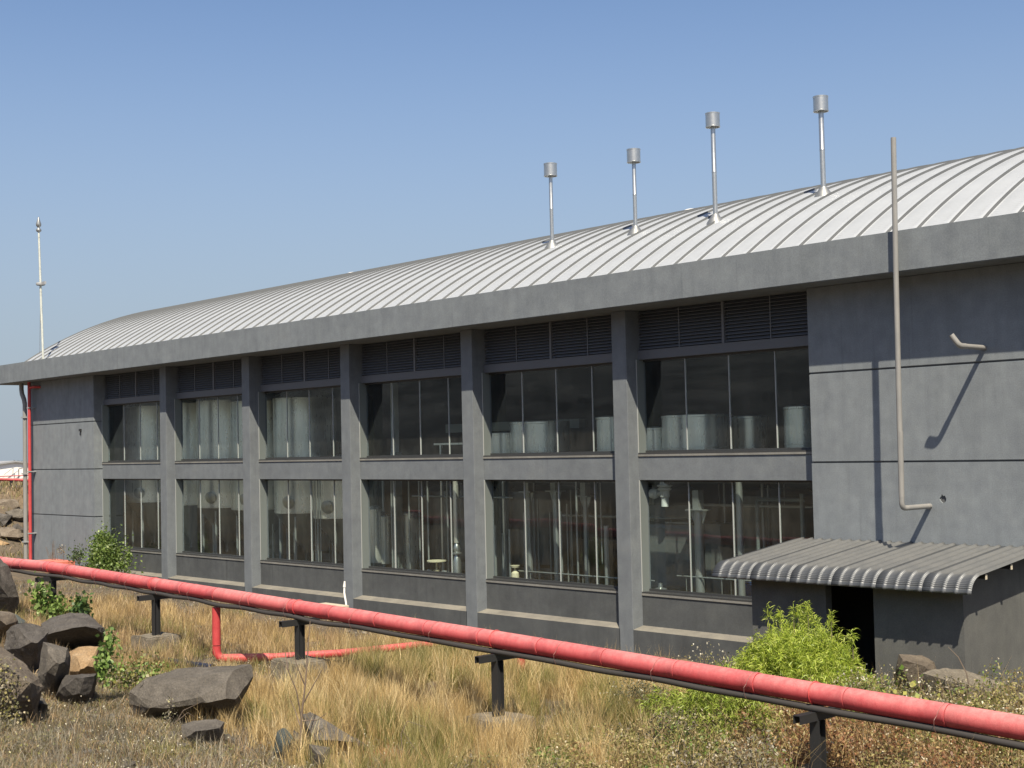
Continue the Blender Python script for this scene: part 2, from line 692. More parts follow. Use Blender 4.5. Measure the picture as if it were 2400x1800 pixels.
def vnoise(x, y, seed=0):
    """cheap smooth value noise, vectorised"""
    xi, yi = np.floor(x).astype(int), np.floor(y).astype(int)
    fx, fy = x-xi, y-yi
    fx, fy = fx*fx*(3-2*fx), fy*fy*(3-2*fy)

    def h(a, b):
        n = (a*374761393 + b*668265263 + seed*1442695041) & 0x7fffffff
        n = ((n ^ (n >> 13))*1274126177) & 0x7fffffff
        return ((n ^ (n >> 16)) & 0xffff)/65535.0
    return (h(xi, yi)*(1-fx)+h(xi+1, yi)*fx)*(1-fy)+(h(xi, yi+1)*(1-fx)+h(xi+1, yi+1)*fx)*fy


def fbm(x, y, seed=0, o=4):
    s, a, t = 0, .5, 0
    for i in range(o):
        s = s+a*vnoise(x*2**i, y*2**i, seed+i)
        t += a
        a *= .5
    return s/t


def gz(x, y):
    x = np.asarray(x, float)
    y = np.asarray(y, float)
    xc = np.clip(x, GX[0], GX[-1]-1e-6)
    yc = np.clip(y, GY[0], GY[-1]-1e-6)
    i = np.clip(np.searchsorted(GX, xc, 'right')-1, 0, len(GX)-2)
    j = np.clip(np.searchsorted(GY, yc, 'right')-1, 0, len(GY)-2)
    tx = (xc-GX[i])/(GX[i+1]-GX[i])
    ty = (yc-GY[j])/(GY[j+1]-GY[j])
    z = (GZ[j, i]*(1-tx)+GZ[j, i+1]*tx)*(1-ty)+(GZ[j+1, i]*(1-tx)+GZ[j+1, i+1]*tx)*ty
    z = z + (fbm(x*.8, y*.8, 3)-.5)*.22 + (fbm(x*3.1, y*3.1, 5)-.5)*.09
    # bank where the photographer stands
    d = np.hypot(x-CAM[0], y-CAM[1])
    z = z*(1-sstep(7.5, 2.5, d)) + (-.62)*sstep(7.5, 2.5, d)
    # earth bank past the far end of the hall, and the plain behind it
    bank = sstep(-17.0, -25.0, x)*sstep(-14, -6, y)
    z = z + bank*3.1
    drop = sstep(-48, -70, x)
    z = z*(1-drop) + (-5.0)*drop
    # rising hillside behind the photographer
    hill = sstep(-33, -95, y)*(22.0 + 7*(fbm(x*.018+5, y*.018, 11)-.5))
    z = z + hill
    zb = sstep(22, 45, y)
    return z*(1-zb) + (-5.0)*zb


def ground_at(x, y):
    return float(gz(np.array([x]), np.array([y]))[0])


def ground_hit(px, py):
    d = ray(px, py)
    t = 8.0
    for _ in range(2000):
        p = CAM + d*t
        if p[2] < ground_at(p[0], p[1]):
            return Vector(p), t
        t += .06
    return Vector(CAM+d*30), 30.0


def axis(fine0, fine1, step, far, grow=1.28):
    a = list(np.arange(fine0, fine1+1e-6, step))
    s, v = step, fine1
    while v < far:
        s *= grow
        v += s
        a.append(v)
    s, v = step, fine0
    while v > -far:
        s *= grow
        v -= s
        a.insert(0, v)
    return np.array(a)


gxs = axis(-30, 47, .3, 2500)
gys = axis(-24, 2, .3, 2500)
XX, YY = np.meshgrid(gxs, gys)
ZZ = gz(XX, YY)
nx, ny = len(gxs), len(gys)
idx = np.arange(nx*ny).reshape(ny, nx)
q = np.stack([idx[:-1, :-1].ravel(), idx[:-1, 1:].ravel(), idx[1:, 1:].ravel(), idx[1:, :-1].ravel()], 1)
ground = raw_mesh('ground', np.stack([XX.ravel(), YY.ravel(), ZZ.ravel()], 1), [q], M['ground'])
ground['kind'] = 'structure'
for f in ground.data.polygons:
    f.use_smooth = True

# ------------------------------------------------------------------ the hall
XL, XR = -12.72, 47.0
SOFF = 4.43
hall = empty('factory_building', (0, 0, -4.3), 'long dark grey factory hall with silver arched roof and two rows of windows', 'building')
BAYS = [(-5.73, -.05)] + [(6*k+.44, 6*k+5.98) for k in range(5)]
BAYS[5] = (24.44, 29.98)
# end walls in strips with recessed joints
JZ = [-4.6, -1.375, .577, 2.536, SOFF]


def wall_strips(x0, x1, hole=None):
    for k in range(4):
        z0 = JZ[k]+(.014 if k else 0)
        z1 = JZ[k+1]-(.014 if k < 3 else 0)
        bm = bmesh.new()
        if hole and z0 < hole[1] < z1:
            hx, hz, hr = hole
            pts = [(hx+hr*a, hz+hr*b) for a, b in ((.9, .2), (.55, .85), (.1, .75), (-.2, 1.25), (-.5, .6), (-.95, .15), (-.7, -.5), (-.1, -.95), (.5, -.8), (.85, -.4))]
            s = .5
            box(bm, x0, hx-s, 0, .70, z0, z1)
            box(bm, hx+s, x1, 0, .70, z0, z1)
            box(bm, hx-s, hx+s, 0, .70, hz+s, z1)
            box(bm, hx-s, hx+s, 0, .70, z0, hz-s)
            inner = [bm.verts.new((x, 0, z)) for x, z in pts]
            deep = [bm.verts.new((x+.01, .12, z)) for x, z in pts]
            outer = []
            for x, z in pts:
                dx, dz = x-hx, z-hz
                k2 = s/max(abs(dx), abs(dz))
                outer.append(bm.verts.new((hx+dx*k2, 0, hz+dz*k2)))
            corner = {}
            n = len(pts)
            for i in range(n):
                j = (i+1) % n
                bm.faces.new((inner[i], inner[j], outer[j], outer[i]))
                bm.faces.new((inner[i], deep[i], deep[j], inner[j]))
                a, b = outer[i].co, outer[j].co
                if abs(a.x-b.x) > 1e-4 and abs(a.z-b.z) > 1e-4 and not (abs(abs(a.x-hx)-s) < 1e-4 and abs(abs(b.x-hx)-s) < 1e-4 and abs(a.x-b.x) < 1e-4):
                    cx = a.x if abs(abs(a.x-hx)-s) < 1e-4 else b.x
                    cz = a.z if abs(abs(a.z-hz)-s) < 1e-4 else b.z
                    bm.faces.new((outer[i], outer[j], bm.verts.new((cx, 0, cz))))
            bm.faces.new(deep)
        else:
            box(bm, x0, x1, 0, .70, z0, z1)
            bmesh.ops.bevel(bm, geom=bm.edges[:], offset=.014, segments=2, affect='EDGES')
        finish('wall_panel', bm, M['wall'], hall)
    part_box('joint_backing', x0+.03, x1-.03, .035, .66, -4.5, SOFF-.05, M['backing'], hall)


wall_strips(-12.35, -5.73)
wall_strips(29.99, XR, hole=(33.195, -.188, .085))
part_box('corner_return', XL+.34, -12.352, .05, .608, -4.6, SOFF, M['wall'], hall)
part_box('end_wall', XL+.3, XL+.6, .61, 20.2, -4.6, 5.3, M['wall'], hall)
part_box('far_end_wall', XR-.3, XR, .31, 20.2, -4.6, 5.3, M['wall'], hall)
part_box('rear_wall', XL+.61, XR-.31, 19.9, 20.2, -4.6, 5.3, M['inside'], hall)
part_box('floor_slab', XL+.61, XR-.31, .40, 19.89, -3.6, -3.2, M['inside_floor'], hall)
for k in range(5):
    part_box('column', 6*k-.05, 6*k+.44, 0, .70, -4.6, SOFF, M['column'], hall, .012)
# plinth under the windows with a sloping ledge on top
for i, (a, b) in enumerate(BAYS):
    bm = bmesh.new()
    vs = [(0, -4.6), (0, -3.53), (.36, -3.455), (.36, -4.6)]
    for x in (a, b):
        pass
    va = [bm.verts.new((a, y, z)) for y, z in vs]
    vb = [bm.verts.new((b, y, z)) for y, z in vs]
    for j in range(4):
        f = bm.faces.new((va[j], va[(j+1) % 4], vb[(j+1) % 4], vb[j]))
        if j == 1:
            f.material_index = 1
    bm.faces.new(va[::-1])
    bm.faces.new(vb)
    finish('plinth', bm, [M['dado'], M['ledge']], hall)
    part_box('dado_wall', a, b, .36, .66, -4.6, -2.70, M['dado'], hall)
    part_box('spandrel_beam', a, b, .36, .68, .17, .76, M['column'], hall, .008)
    part_box('lintel', a, b, .44, .70, 3.20, 3.43, M['lintel'], hall)
    # louvre band: two framed halves with slats
    mid = (a+b)/2
    for (l0, l1) in ((a, mid-.035), (mid+.035, b)):
        lv = empty('louvre_panel', ((l0+l1)/2, .5, 3.9), parent=hall)
        lv.location = Vector(((l0+l1)/2, .5, 3.9)) - Vector(hall.location)
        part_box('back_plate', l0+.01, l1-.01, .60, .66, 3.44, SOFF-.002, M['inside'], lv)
        bm = bmesh.new()
        c = (l0+l1)/2
        box(bm, c-.014, c+.014, .466, .474, 3.432, SOFF-.004)
        finish('divider', bm, M['louvre'], lv)
        me = None
        for s in range(12):
            z = 3.47+s*.081
            bm = bmesh.new()
            y0, y1 = .475, .575
            p = [(y0, z-.012), (y0, z-.002), (y1, z+.068), (y1, z+.058)]
            va = [bm.verts.new((l0+.005, y, zz)) for y, zz in p]
            vb = [bm.verts.new((l1-.005, y, zz)) for y, zz in p]
            for j in range(4):
                bm.faces.new((va[j], va[(j+1) % 4], vb[(j+1) % 4], vb[j]))
            bm.faces.new(va[::-1])
            bm.faces.new(vb)
            if me is None:
                o = finish('slat', bm, M['louvre'], lv)
                me = o.data
            else:
                bm.free()
                o = bpy.data.objects.new('slat', me)
                o.location = (0, 0, s*.081)
                link(o, lv)
    part_box('louvre_post', mid-.035, mid+.035, .445, .60, 3.43, SOFF-.003, M['louvre'], hall)
    # two windows, each a frame with four panes and silicone beads
    for (z0, z1) in ((-2.62, .17), (.85, 3.20)):
        w = empty('window', (0, 0, 0), parent=hall)
        w.location = Vector((mid, .62, (z0+z1)/2)) - Vector(hall.location)
        part_box('jamb', a, a+.02, .37, .62, z0, z1, M['jamb'], w)
        part_box('jamb', b-.02, b, .37, .62, z0, z1, M['jamb'], w)
        part_box('corner_bead', a-.001, a+.018, .352, .366, z0, z1 - (.0 if z0 < 0 else .0), M['bead'], w)
        bm = bmesh.new()
        box(bm, a+.02, b-.02, .60, .68, z0-.002, z0+.06)
        box(bm, a+.02, b-.02, .60, .68, z1-.05, z1-.002)
        finish('frame', bm, M['frame'], w)
        bm = bmesh.new()
        box(bm, a-.0, b-.0, .335, .60, z0-.085, z0-.035)
        finish('sill', bm, M['sill'], w)
        part_box('sill_track', a+.01, b-.01, .345, .60, z0-.033, z0+.005, M['frame'], w)
        pw = (b-a-.04)/4
        for j in range(4):
            x0 = a+.02+j*pw
            gp = part_box('pane', x0+.008, x0+pw-.008, .632, .640, z0+.05, z1-.04, M['glass'], w)
            gc = Vector((x0+pw/2, .636, (z0+z1)/2)) - Vector((mid, .62, (z0+z1)/2))
            gp.data.transform(Matrix.Translation(-gc))
            gp.location = gc
            gp.rotation_euler = (random.uniform(-.008, .008), 0, random.uniform(-.006, .006))
            if j:
                part_box('bead', x0-.010, x0+.010, .618, .656, z0+.06, z1-.05, M['bead'], w)

# roof edge beam (fascia) and soffit
FZ0, FZ1 = 4.432, 5.262
bm = bmesh.new()
box(bm, -14.3, XR+1, -.86, -.70, FZ0, FZ1)
bmesh.ops.bevel(bm, geom=bm.edges[:], offset=.012, segments=2, affect='EDGES')
finish('fascia', bm, M['fascia'], hall)
part_box('soffit_slab', -14.3, XR+1, -.698, .9, 4.434, 4.60, M['fascia'], hall)
part_box('end_fascia', -14.3, -14.14, -.698, 20.5, FZ0+.002, FZ1, M['fascia'], hall)
part_box('end_soffit', -14.138, XL+.6, .9, 20.5, 4.436, 4.60, M['fascia'], hall)

# arched roof: a part made of curved pans between standing seams
RC, RR = (10.0, -9.68), 18.07
SP = .745
roof = empty('roof', (0, 0, 0), parent=hall)
roof.location = Vector((-12.6, 10, 6)) - Vector(hall.location)
a0, a1 = math.asin((-.62-10)/RR), math.asin((10.62)/RR)
rows = []
pitch = .092
na = int((0-a0)*RR/pitch*4)
for i in range(na+1):
    t = a0+(0.02-a0)*i/na
    rows.append((t, math.cos(2*math.pi*i/4)))
for i in range(1, 25):
    rows.append((.02+(a1-.02)*i/24, 0))
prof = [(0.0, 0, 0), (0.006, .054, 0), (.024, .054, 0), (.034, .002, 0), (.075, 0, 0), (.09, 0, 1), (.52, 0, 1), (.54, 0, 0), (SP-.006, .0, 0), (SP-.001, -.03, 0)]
pv = []
for t, w in rows:
    for x, h, c in prof:
        r = RR+h+c*w*.013
        pv.append((x, 10+r*math.sin(t), -9.68+r*math.cos(t)))
pv = np.array(pv) - np.array([0, 10, 6])
k = len(prof)
nr = len(rows)
ii = np.arange(nr*k).reshape(nr, k)
qf = []
mi = []
for c in range(k-1):
    qf.append(np.stack([ii[:-1, c], ii[:-1, c+1], ii[1:, c+1], ii[1:, c]], 1))
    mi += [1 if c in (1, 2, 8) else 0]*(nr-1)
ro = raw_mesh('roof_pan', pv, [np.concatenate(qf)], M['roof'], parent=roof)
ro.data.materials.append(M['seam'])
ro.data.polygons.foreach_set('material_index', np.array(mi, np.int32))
me = ro.data
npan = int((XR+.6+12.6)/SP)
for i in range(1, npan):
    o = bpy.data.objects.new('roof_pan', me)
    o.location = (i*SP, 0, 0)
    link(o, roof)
# gable closing wall under the roof arc, both ends
for gx0, gx1 in ((-12.58, -12.45), (XR-.25, XR-.1)):
    bm = bmesh.new()
    arc = [(10+(RR-.06)*math.sin(a0+(a1-a0)*i/30), -9.68+(RR-.06)*math.cos(a0+(a1-a0)*i/30)) for i in range(31)]
    pa = [(arc[0][0], 4.7)] + arc + [(arc[-1][0], 4.7)]
    va = [bm.verts.new((gx0, y, z)) for y, z in pa]
    vb = [bm.verts.new((gx1, y, z)) for y, z in pa]
    bm.faces.new(va)
    bm.faces.new(vb[::-1])
    for i in range(len(pa)):
        j = (i+1) % len(pa)
        bm.faces.new((va[i], va[j], vb[j], vb[i]))
    finish('gable', bm, M['fascia'], hall)
# low ridge vents
for x in (1.35, 19.76, 34.0):
    bm = bmesh.new()
    lathe(bm, (x, 8.2, 8.23), [(.55, 0), (.6, .05), (.55, .10), (.3, .2), (0, .24)], 20)
    finish('ridge_vent', bm, M['white_roof'], hall, 30)

# ------------------------------------------------------------------ vent stacks on the roof
stacks = [((18.665, 3.02), 6.988, 9.468, .195, .38, .055, 'farthest and shortest looking of the four silver vent stacks, its low end at the bend of the roof'),
          ((22.14, 2.93), 6.95, 9.277, .188, .37, .055, 'silver vent stack with flat drum cap, second along the roof from the mast end'),
          ((25.29, 2.60), 6.805, 9.633, .185, .37, .062, 'tallest thin silver vent stack, third along the roof from the mast end'),
          ((28.02, 3.52), 7.19, 9.654, .185, .38, .066, 'silver vent stack with drum cap standing next to the grey plastic vent pipe')]
stacks[0] = stacks[0][:6] + ('silver vent stack with flat drum cap standing nearest the far mast end of the roof',)
for (x, y), zb, zt, rc, hc, rp, lab in stacks:
    t = empty('vent_stack', (x, y, zb), lab, 'vent stack', 'metal vent stacks on the arched roof')
    bm = bmesh.new()
    lathe(bm, (x, y, zb-.15), [(.27, -.14), (.26, .04), (.22, .13), (rp+.06, .27), (rp+.03, .33), (rp, .335)], 20)
    finish('flashing', bm, M['flash'], t, 40)
    bm = bmesh.new()
    lathe(bm, (x, y, zb), [(rp, 0), (rp, (zt-zb)*.45), (rp+.006, (zt-zb)*.45), (rp+.006, (zt-zb)*.455), (rp, (zt-zb)*.46), (rp, zt-zb-hc*.6)], 16)
    finish('pole', bm, M['galv'], t, 40)
    bm = bmesh.new()
    lathe(bm, (x, y, zt-hc), [(rp, .06), (rc*.9, .05), (rc*.95, 0), (rc+.008, .0), (rc+.008, .02), (rc, .025), (rc, hc-.03), (rc+.008, hc-.025), (rc+.008, hc), (rc*.6, hc+.02), (0, hc+.03)], 28)
    finish('cap', bm, M['galv'], t, 40)

# ------------------------------------------------------------------ mast at the far end
t = empty('lightning_mast', (-9.964, -.3, 5.2), 'thin pale mast with a pear shaped finial, standing on the far end of the roof', 'mast')
mb, mt_ = Vector((-9.964, -.3, 5.15)), Vector((-10.345, -.3, 11.1))


def onmast(f):
    return mb.lerp(mt_, f)


bm = bmesh.new()
tube(bm, [onmast(0), onmast(.36)], [.045, .05], 10)
finish('lower_pole', bm, M['mast'], t, 60)
bm = bmesh.new()
tube(bm, [onmast(.30)+Vector((-.02, 0, 0)), onmast(.60), onmast(.93)], [.050, .050, .042], 10)
tube(bm, [onmast(.93), onmast(1)], [.05, .03], 8)
finish('upper_pole', bm, M['mast'], t, 60)
bm = bmesh.new()
lathe(bm, onmast(.985), [(0, -.12), (.10, -.06), (.12, 0), (.05, .10), (0.02, .13)], 14)
lathe(bm, onmast(1.0), [(.03, .02), (.10, .08), (.115, .17), (.06, .34), (.03, .46), (0, .5)], 14)
finish('finial', bm, M['flash'], t, 60)
bm = bmesh.new()
p = onmast(.585)
lathe(bm, p, [(.17, -.06), (.2, 0), (.17, .06), (0, .07)], 12)
box(bm, p.x+.15, p.x+.5, p.y-.04, p.y+.04, p.z-.05, p.z+.07)
finish('bracket', bm, M['far_grey'], t, 60)
for dx, dy in ((-3.2, 1.2),):
    bm = bmesh.new()
    tube(bm, [onmast(.57), Vector((mb.x+dx, mb.y+dy, 5.0 if dx < 0 else 6.3))], .011, 4)
    finish('guy_wire', bm, M['far_grey'], t)

# ------------------------------------------------------------------ pipes on the end wall and right wall
t = empty('vent_pipe', (32.896, -.5, -.33), 'tall grey plastic vent pipe rising from a bend at the wall past the roof edge', 'pipe')
bm = bmesh.new()
tube(bm, elbow((32.896, .02, -.331), (32.90, -1.03, -.331), (32.93, -1.03, 1.2), .13), .054, 14)
finish('elbow', bm, M['pvc'], t, 50)
bm = bmesh.new()
tube(bm, [(32.905, -1.03, -.12), (32.925, -1.03, 2.2)], .056, 14)
finish('lower_length', bm, M['pvc'], t, 50)
bm = bmesh.new()
tube(bm, [(32.925, -1.03, 2.15), (32.96, -1.03, 4.7), (33.007, -1.03, 7.12)], .0545, 14, caps=False)
tube(bm, [(33.005, -1.03, 7.0), (33.007, -1.03, 7.12)], .046, 14)
finish('upper_length', bm, M['pvc'], t, 50)
t = empty('outlet_pipe', (34.249, -.4, 2.82), 'short grey pipe stub with an upturned elbow poking out of the wall under the eave', 'pipe')
bm = bmesh.new()
tube(bm, [(34.249, .02, 2.822), (34.249, -.82, 2.83)], .05, 14)
finish('stub', bm, M['pvc'], t, 50)
bm = bmesh.new()
tube(bm, elbow((34.249, -.72, 2.83), (34.249, -.93, 2.83), (34.13, -1.02, 3.05), .09), .056, 14)
finish('elbow', bm, M['pvc'], t, 50)

t = empty('downpipe', (-12.33, -.16, -4), 'grey rainwater downpipe with a swan neck at the far corner of the hall', 'downpipe')
bm = bmesh.new()
tube(bm, [(-12.30, -.16, -4.0), (-12.30, -.16, 3.55)], .095, 12)
finish('lower_length', bm, M['pvc'], t, 50)
bm = bmesh.new()
tube(bm, [(-12.30, -.16, 3.5), (-12.33, -.18, 3.7), (-12.5, -.2, 3.95), (-12.56, -.2, 4.15), (-12.56, -.2, 4.45)], .10, 12)
finish('swan_neck', bm, M['pvc'], t, 50)
bm = bmesh.new()
for z in (-2.6, 0.4, 2.9):
    box(bm, -12.44, -12.16, -.28, .06, z-.03, z+.03)
finish('pipe_clip', bm, M['far_grey'], t)
t = empty('fire_riser', (-11.68, -.25, -4), 'bright red vertical riser pipe beside the grey downpipe at the hall corner', 'pipe')
bm = bmesh.new()
tube(bm, [(-11.58, -.25, -4.0), (-11.60, -.25, 4.0), (-11.60, -.25, 4.43)], .072, 14)
finish('riser', bm, M['red_pipe'], t, 50)
bm = bmesh.new()
tube(bm, [(-11.60, -.25, 4.2), (-11.1, -.2, 4.2), (-11.0, .02, 4.2)], .06, 10)
finish('branch', bm, M['red_pipe'], t, 50)
bm = bmesh.new()
for z in (-2.2, .5, 3.3):
    box(bm, -11.70, -11.50, -.33, .02, z-.02, z+.02)
finish('pipe_clip', bm, M['far_grey'], t)
b = onY(190, 1008, 0)
t = empty('wall_bracket', b, 'small dark rusty bracket stub on the far end wall strip', 'bracket')
bm = bmesh.new()
box(bm, b.x-.06, b.x+.06, -.08, .01, b.z-.05, b.z+.05)
box(bm, b.x-.02, b.x+.02, -.03, .01, b.z-.22, b.z-.05)
finish('plate', bm, M['black_steel'], t)

# ------------------------------------------------------------------ lean-to shed with curved corrugated canopy
shed = empty('utility_shed', (32.5, -1.2, -3.9), 'small dark grey plastered lean-to with open doorway and curved corrugated metal roof', 'shed')
part_box('front_wall', 30.14, 31.99, -2.4, -2.2, -4.4, -1.62, M['shed'], shed)
part_box('front_wall', 33.09, 35.0, -2.4, -2.2, -4.4, -1.62, M['shed'], shed)
for sx in (30.14, 34.8):
    bm = bmesh.new()
    pa = [(-2.198, -4.4), (0.0, -4.4), (0.0, -1.24), (-2.198, -1.52)]
    va = [bm.verts.new((sx, y, z)) for y, z in pa]
    vb = [bm.verts.new((sx+.2, y, z)) for y, z in pa]
    bm.faces.new(va)
    bm.faces.new(vb[::-1])
    for i in range(4):
        bm.faces.new((va[i], va[(i+1) % 4], vb[(i+1) % 4], vb[i]))
    finish('side_wall', bm, M['shed'], shed)
part_box('inner_lining', 30.36, 34.78, -.06, -.02, -4.2, -1.3, M['inside'], shed)
part_box('inner_floor', 30.36, 34.78, -2.18, -.07, -3.8, -3.6, M['inside'], shed)
bm = bmesh.new()
tube(bm, [(32.65, -1.3, -3.6), (32.65, -1.3, -1.4)], .03, 8)
tube(bm, [(32.3, -1.3, -2.3), (32.65, -1.3, -2.15)], .02, 8)
finish('inner_pipe', bm, M['black_steel'], shed)
# canopy profile along Y: straight slope then a crimped quarter bend
path = []
ys = np.linspace(.0, -2.52, 24)
for y in ys:
    path.append((y, -1.10+(-.315)*(y/-2.52), 0))
bc = (-2.52, -1.415-.36)
n = 52
for i in range(1, n+1):
    a = R(8)+(R(86)-R(8))*i/n
    path.append((bc[0]-.36*math.sin(a-R(8))*1.02, bc[1]+.36*math.cos(a-R(8))-.0, 1 if 6 < i < n-4 else 0))
path.append((path[-1][0]-.006, path[-1][1]-.04, 0))
can = empty('canopy', (0, 0, 0), parent=shed)
can.location = Vector((32.5, -1.2, -1.3)) - Vector(shed.location)
RIB = .248
hill_ = [(0, 0), (.150, 0), (.172, .028), (.196, .034), (.214, .028), (.236, 0)]


def canopy_sheet(x0, ribs):
    pts = []
    for r in range(ribs):
        pts += [(r*RIB+x, h) for x, h in hill_]
    pts.append((ribs*RIB+.004, 0))
    vv = []
    for i, (y, z, cr) in enumerate(path):
        a = path[max(0, i-1)]
        b = path[min(len(path)-1, i+1)]
        ty, tz = b[0]-a[0], b[1]-a[1]
        l = math.hypot(ty, tz)
        ny_, nz_ = tz/l, -ty/l
        if nz_ < 0 and i < 24:
            ny_, nz_ = -ny_, -nz_
        w = (.011 if i % 4 < 2 else -.0) if cr else 0
        for x, h in pts:
            d = h + (-w)
            vv.append((x0+x, y+ny_*d, z+nz_*d))
    k = len(pts)
    idx = np.arange(len(path)*k).reshape(len(path), k)
    f = np.stack([idx[:-1, :-1].ravel(), idx[:-1, 1:].ravel(), idx[1:, 1:].ravel(), idx[1:, :-1].ravel()], 1)
    return np.array(vv) - np.array([32.5, -1.2, -1.3]), f


x = 29.5
sheet_me = None
for i in range(6):
    if sheet_me is None:
        vv, f = canopy_sheet(x, 4)
        o = raw_mesh('roof_sheet', vv, [f], M['canopy'], parent=can)
        sheet_me = o.data
        s = o.modifiers.new('thickness', 'SOLIDIFY')
        s.thickness = .004
        s.offset = -1
    else:
        o2 = o.copy()
        o2.location = (i*4*RIB, 0, i % 2*.003)
        link(o2, can)
bm = bmesh.new()
for y in (-.5, -1.4, -2.3):
    z = -1.10-.315*(y/-2.52)-.012
    box(bm, 29.56, 35.42, y-.03, y+.03, z-.10, z-.012)
finish('purlin', bm, M['black_steel'], can)
for y in (-.5, -1.4, -2.3):
    z = -1.10-.315*(y/-2.52)-.012
    part_box('purlin_end', 35.421, 35.425, y-.035, y+.03, z-.11, z-.014, M['cream'], can)

# ------------------------------------------------------------------ the big red lagged pipe on its posts
PY = -9.5


def pz(x):
    return float(np.interp(x, [-2, 9, 11.5, 30.5, 39.5, 52], [-1.70, -1.905, -1.885, -2.262, -2.478, -2.78]))


pipe = empty('lagged_pipe', (20, PY, -2.1), 'long thick red pipe wrapped in cloth lagging running along black posts', 'pipe')
SEC = 1.52
x = 1.0
i = 0
while x < 50:
    bm = bmesh.new()
    r = .150 + random.uniform(-.0025, .0025)
    pts = [(x+.004+(SEC-.008)*j, PY, pz(x+SEC*j)) for j in (0, .012, .25, .5, .75, .965, .968, 1)]
    tube(bm, pts, [r*.965, r, r*1.003, r*1.005, r, r, r*1.018, r*1.016], 28)
    finish('jacket', bm, M[random.choice(['red_cloth', 'red_cloth_faded', 'red_cloth_deep'])], pipe, 40)
    x += SEC
POSTX = [11.95, 17.82, 24.05, 30.25, 36.95]
for px_ in POSTX + [43.2]:
    bm = bmesh.new()
    z = pz(px_)
    arc = [(px_-.02, PY+.158*math.sin(a), z+.158*math.cos(a)) for a in [R(-150+300*j/20) for j in range(21)]]
    tube(bm, [(px_-.02, arc[0][1]-.02, z-.30)] + arc + [(px_-.02, arc[-1][1]+.02, z-.30)], .0095, 6)
    finish('clamp', bm, M['red_pipe'], pipe, 60)

hose = empty('black_hose', (20, PY-.1, -2.3), 'black flexible conduit hung under the red lagged pipe by thin wire loops', 'hose')
TIES = [9.6, 13.0, 14.9, 16.6, 18.15, 19.7, 22.0, 23.75, 26.1, 28.6, 31.9, 34.05, 35.85, 38.9, 41.5, 44]


def hz(x):
    s = 0.0
    for a, b in zip(TIES, TIES[1:]):
        if a <= x <= b:
            s = math.sin(math.pi*(x-a)/(b-a))**2*.018*((b-a)/2.0)*(1.6 if x < 26 else .6)
    return pz(x) - .182 - s + .006*math.sin(x*1.7)


bm = bmesh.new()
tube(bm, [(x, PY-.07+.008*math.sin(x*2.3), hz(x)) for x in np.arange(1, 50, .2)], .051, 12)
finish('hose_body', bm, M['hose'], hose, 60)
for tx in TIES:
    bm = bmesh.new()
    z = pz(tx)
    pts = []
    for j in range(25):
        a = 2*math.pi*j/24
        yy, zz = PY+.155*math.sin(a), z+.155*math.cos(a)
        if math.cos(a) < -.2:
            yy -= .045
            zz -= .085*(-math.cos(a)-.2)/.8 + .0
        pts.append((tx+.05*math.cos(a), yy, zz))
    tube(bm, pts, .0035, 5, caps=False)
    finish('tie_wire', bm, M['wire'], hose)

plab = ['post behind the leafy vine at the far end of the red pipe run', 'black steel post on a wide tan concrete block, red branch pipe to its side',
        'black steel post on a concrete block behind the bare twig sapling', 'black steel post rising out of tall golden grass under the red pipe',
        'nearest black steel post, hidden below by dense flowering weeds']
plab[0] = 'black steel pipe post wrapped by a leafy green vine'
for px_, lab in zip(POSTX, plab):
    g = min(ground_at(px_, PY-.3), ground_at(px_, PY+.3))
    blk = {11.95: -3.30, 17.82: -3.215, 24.05: -3.195, 30.25: -3.58, 36.95: -3.5}[px_]
    zt = pz(px_) - .24
    t = empty('pipe_support', (px_, PY, g), lab, 'pipe support', 'black posts carrying the red pipe')
    # channel bearer across the pipe
    bm = bmesh.new()
    box(bm, px_-.06, px_+.06, PY-.46, PY+.46, zt-.012, zt)
    box(bm, px_-.06, px_-.05, PY-.46, PY+.46, zt-.12, zt-.012)
    box(bm, px_+.05, px_+.06, PY-.46, PY+.46, zt-.12, zt-.012)
    finish('bearer', bm, M['black_steel'], t)
    bm = bmesh.new()
    for (u0, u1, v0, v1) in ((-.08, .08, -.075, -.063), (-.08, .08, .063, .075), (-.006, .006, -.063, .063)):
        box(bm, px_+u0, px_+u1, PY+v0, PY+v1, blk-.05, zt-.121)
    finish('post', bm, M['black_steel'], t)
    part_box('saddle', px_-.05, px_+.05, PY-.09, PY+.09, zt+.001, pz(px_)-.147, M['black_steel'], t)
    bm = bmesh.new()
    w = random.uniform(.46, .52)
    box(bm, px_-w, px_+w, PY-.42, PY+.42, blk-.75, blk)
    bmesh.ops.bevel(bm, geom=bm.edges[:], offset=.03, segments=2, affect='EDGES')
    bmesh.ops.subdivide_edges(bm, edges=bm.edges[:], cuts=4, use_grid_fill=True)
    for v in bm.verts:
        d = noise.noise_vector(v.co*3.1)*.035
        v.co += d
    finish('footing', bm, M['concrete'], t, 40)

# thin red branch pipe: drops from the lagged pipe and runs off towards the hall
br = [(20.67, PY, -2.36), (20.66, PY, -3.50), (21.35, -8.55, -3.52), (22.2, -7.2, -3.50), (22.75, -5.2, -3.47), (23.0, -4.4, -3.5)]
t = empty('branch_pipe', (20.66, PY, -3.6), 'thin bright red pipe dropping from the lagged pipe then running along the ground', 'pipe')
bm = bmesh.new()
tube(bm, [br[0], (20.66, PY, -3.2)], .095, 14)
finish('drop', bm, M['red_pipe'], t, 50)
bm = bmesh.new()
tube(bm, elbow((20.66, PY, -3.22), br[1], br[2], .2), .096, 14)
finish('elbow', bm, M['red_pipe'], t, 50)
bm = bmesh.new()
tube(bm, [br[2], br[3], br[4]], .088, 14)
tube(bm, [br[4], (22.92, -4.6, -3.48), (22.97, -4.42, -3.56), (22.98, -4.35, -3.9)], .085, 14)
